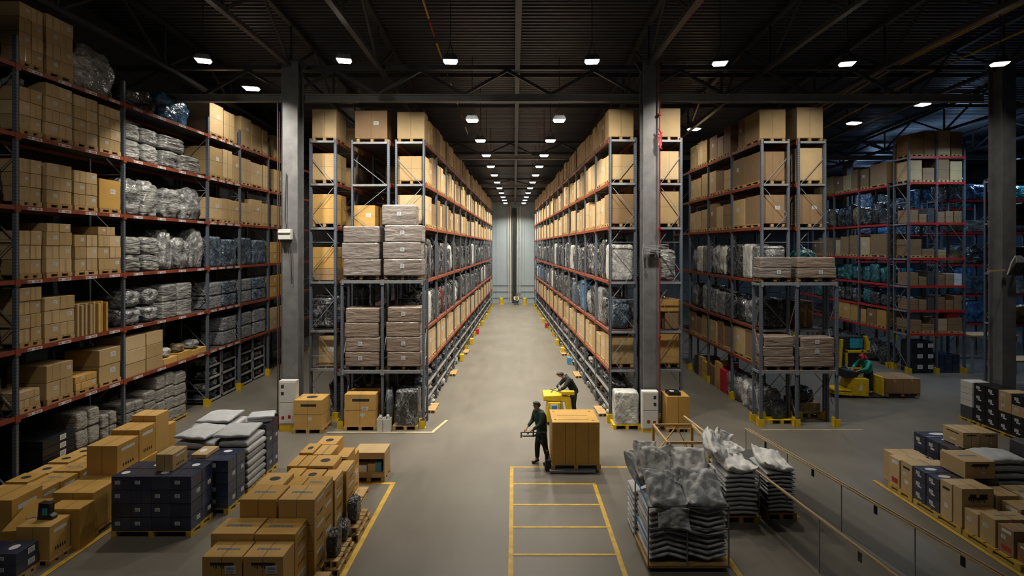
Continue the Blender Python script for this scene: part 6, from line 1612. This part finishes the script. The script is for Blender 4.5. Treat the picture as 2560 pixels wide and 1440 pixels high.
def build_trucks():
    # hand pallet truck under the big box
    o = thing('pallet_truck', 'black hand pallet truck with a looped handle left of the big floor box', 'pallet truck', (.53, 13.6, 0))
    b = MB(); b.box(.3, .42, -.16, .16, .06, .3); b.tube([(.34, 0, .3), (.34, 0, .5)], .05, 10); obj('pump_unit', b.mesh('pump_unit', ['rubber'], bev=.01), o)
    for y in (-.2, .2): b = MB(); b.box(.4, 1.6, y - .07, y + .07, .03, .08); obj('fork', b.mesh('fork', ['steelp']), o)
    b = MB(); wheel(b, (.34, -.06, .06), .06, .05, 'y'); wheel(b, (.34, .06, .06), .06, .05, 'y'); obj('steer_wheel', b.mesh('steer_wheel', ['rubber']), o)
    b = MB(); b.tube([(.34, 0, .45), (.1, 0, .85), (.02, 0, .92)], .022, 8); obj('tiller', b.mesh('tiller', ['rubber']), o)
    b = MB(); b.tube([(.3, -.03, .9), (-.3, -.05, .9), (-.34, -.05, 1.0), (-.34, -.05, .86)], .018, 8); b.tube([(.3, -.03, .99), (-.33, -.05, 1.0)], .014, 8); b.tube([(-.02, -.04, .88), (-.02, -.04, 1.08)], .02, 8); obj('handle_loop', b.mesh('handle_loop', ['rubber']), o)
    pallet('wooden pallet carrying the big tan box on the open floor', .98, 2.27, 13.38, 14.5, .085, 'wood', .13)
    cbox('big tan box with dark corner marks on the open floor before the aisle', 1.0, 2.24, 13.4, 14.48, .215, 1.32, 'card2', ('panels',))
    # yellow stand-on truck in the aisle
    o = thing('stand_on_truck', 'yellow stand-on truck with a curved cowl in the main aisle', 'truck', (1.35, 17.4, 0))
    b = MB(); b.prism([(-.28, .08), (.18, .08), (.2, .75), (-.22, .75)], -.42, .42); obj('battery_box', b.mesh('battery_box', ['yellow'], bev=.03), o)
    b = MB(); b.prism([(-.38, .78), (.3, .76), (.3, .98), (-.36, .95)], -.36, .36); b.prism([(.22, .76), (.34, .76), (.42, .3), (.5, .12), (.64, .12), (.58, .5), (.52, .93), (.3, .975), (.22, .97)], -.4, -.22); obj('cowl', b.mesh('cowl', ['yellow'], bev=.03), o)
    b = MB(); b.prism([(.18, .08), (.36, .08), (.33, .4), (.27, .72), (.2, .74)], -.39, .3); obj('side_panel', b.mesh('side_panel', ['handle'], bev=.02), o)
    b = MB(); b.box(.45, .62, -.38, -.05, .04, .1); obj('platform', b.mesh('platform', ['yellow'], bev=.02), o)
    b = MB(); b.tube([(-.1, 0, .96), (.05, 0, 1.12), (.2, -.25, 1.14), (.2, .25, 1.14)], .025, 8); b.bar((-.15, -.2, 1.14), (.3, -.2, 1.0), .03, .03); obj('steering_handle', b.mesh('steering_handle', ['steelp']), o)
    b = MB(); b.box(.22, .66, -.42, -.28, .98, 1.12); obj('arm_rest', b.mesh('arm_rest', ['yellow'], bev=.03), o)
    b = MB(); b.box(-.14, .12, -.432, -.42, .45, .7); obj('decal', b.mesh('decal', ['label', ]), o); b = MB(); b.box(-.1, .08, -.436, -.432, .5, .64); obj('decal_print', b.mesh('decal_print', ['bluelab']), o)
    for x in (-.18, .3):
        for y in (-.28, .28): b = MB(); wheel(b, (x, y, .07), .07, .08, 'y'); obj('wheel', b.mesh('wheel', ['rubber']), o)
    # yellow truck with a box at right
    o = thing('stand_on_truck', 'yellow stand-on truck carrying a wide brown box at right', 'truck', (13.55, 20.4, 0))
    b = MB(); b.prism([(-.35, .1), (.3, .06), (.32, .75), (-.2, .78), (-.34, .35)], -.42, .42); obj('battery_box', b.mesh('battery_box', ['yellow'], bev=.03), o)
    b = MB(); b.prism([(-1.0, .14), (-.3, .08), (-.3, .2), (-.95, .26)], -.4, .4); b.prism([(-1.02, .27), (-.35, .24), (-.3, .3), (-.98, .34)], -.36, .36); obj('platform', b.mesh('platform', ['yellow'], bev=.02), o)
    b = MB(); b.box(.84, .92, -.4, .4, .08, .82); obj('backrest', b.mesh('backrest', ['yellow'], bev=.02), o)
    b = MB(); b.box(.28, .86, -.38, .38, .02, .06); obj('floor_plate', b.mesh('floor_plate', ['rubber']), o)
    b = MB(); b.prism([(-.55, .75), (-.1, .78), (.1, .98), (-.45, 1.05)], -.3, .3); obj('console', b.mesh('console', ['rubber'], bev=.03), o)
    b = MB(); b.tube([(-.35, -.25, 1.05), (-.3, 0, 1.15), (-.35, .25, 1.05)], .025, 8); obj('steering_handle', b.mesh('steering_handle', ['bluec']), o)
    b = MB(); b.quad([(-.12, -.424, .3), (.06, -.424, .3), (.02, -.424, .62)]); obj('warning_sign', b.mesh('warning_sign', ['label']), o)
    for y in (-.22, .22): b = MB(); b.box(.92, 2.2, y - .08, y + .08, .03, .07); obj('fork', b.mesh('fork', ['steelp']), o)
    for x in (-.3, .2):
        for y in (-.3, .3): b = MB(); wheel(b, (x, y, .07), .07, .08, 'y'); obj('wheel', b.mesh('wheel', ['rubber']), o)
    pallet('dark pallet under the wide brown box on the truck at right', 14.5, 15.82, 19.95, 20.95, .075, 'woodd', .12)
    cbox('left half of the wide brown box load on the truck at right', 14.5, 15.17, 19.95, 20.95, .196, .78, 'cardb', ('tape',)); cbox('right half of the wide brown box load on the truck at right', 15.18, 15.84, 19.95, 20.95, .196, .78, 'cardb', ('tape',))
    # second yellow machine behind
    o = thing('reach_truck', 'yellow frame truck parked behind the red-hooded driver', 'truck', (15.9, 24.2, 0))
    for x0, x1 in ((-.75, -.62), (-.4, -.32), (.32, .42)):
        b = MB(); b.prism([(x0, .1), (x1, .1), (x1 + .1, 1.6), (x0 + .1, 1.6)] if x0 < -.5 else [(x0, .1), (x1, .1), (x1, 1.1), (x0, 1.1)], -.3, -.2); obj('mast_post', b.mesh('mast_post', ['yellow'], bev=.01), o)
    b = MB(); b.prism([(.55, 1.0), (.72, 1.0), (.72, 1.45), (.6, 1.75), (.45, 1.75), (.55, 1.4)], -.3, -.15); obj('guard_arm', b.mesh('guard_arm', ['yellow'], bev=.02), o)
    b = MB(); b.box(-.4, .72, -.3, -.22, .98, 1.08); b.box(-.4, .4, -.3, -.22, .2, .28); obj('cross_bar', b.mesh('cross_bar', ['yellow']), o)
    b = MB(); b.box(-.5, .6, -.15, .5, .12, .95); b.box(-.55, .55, -.1, .5, 1.08, 1.7); obj('body', b.mesh('body', ['rubber'], bev=.05), o)
    b = MB(); b.box(-.1, .5, -.12, -.1, 1.15, 1.6); obj('panel', b.mesh('panel', ['teal']), o)
    for x in (-.5, .5): b = MB(); wheel(b, (x, 0, .12), .12, .3, 'y'); obj('wheel', b.mesh('wheel', ['rubber']), o)
# ================================================================ put it together
def build_camera_world():
    cam = bpy.data.cameras.new('camera'); cam.lens = 18.; cam.sensor_width = 36.; cam.sensor_fit = 'HORIZONTAL'
    cam.shift_x = -(HX - 1280) / 2560; cam.shift_y = -(720 - HY) / 2560; cam.clip_end = 300
    o = bpy.data.objects.new('camera', cam); o.location = (0, 0, CZ); o.rotation_euler = (math.pi / 2, 0, 0); COL.objects.link(o)
    SC.camera = o
    w = bpy.data.worlds.new('world'); SC.world = w; w.use_nodes = True
    w.node_tree.nodes['Background'].inputs[0].default_value = (.5, .6, .8, 1); w.node_tree.nodes['Background'].inputs[1].default_value = .01
    v = SC.view_settings
    SC.display_settings.display_device = 'sRGB'; v.view_transform = 'Standard'; v.look = 'None'; v.gamma = 1.; v.use_curve_mapping = False; v.exposure = EXPO
    c = SC.cycles; c.max_bounces = 5; c.diffuse_bounces = 2; c.glossy_bounces = 2; c.transmission_bounces = 4; c.transparent_max_bounces = 4
    c.caustics_reflective = False; c.caustics_refractive = False; c.use_denoising = True; c.sample_clamp_indirect = 4.
    c.use_adaptive_sampling = True; c.adaptive_threshold = .02
    for a in ('use_light_tree',):
        if hasattr(c, a): setattr(c, a, True)


EXPO = 0.
setup_materials()
build_people()
build_camera_world()
build_shell()
build_lamps()
build_steelwork()
build_left_rack()
build_aisle_racks()
build_end_shelves()
build_far_right()
build_left_goods()
build_mid_pile()
build_right_goods()
build_sacks()
build_small_things()
build_trucks()
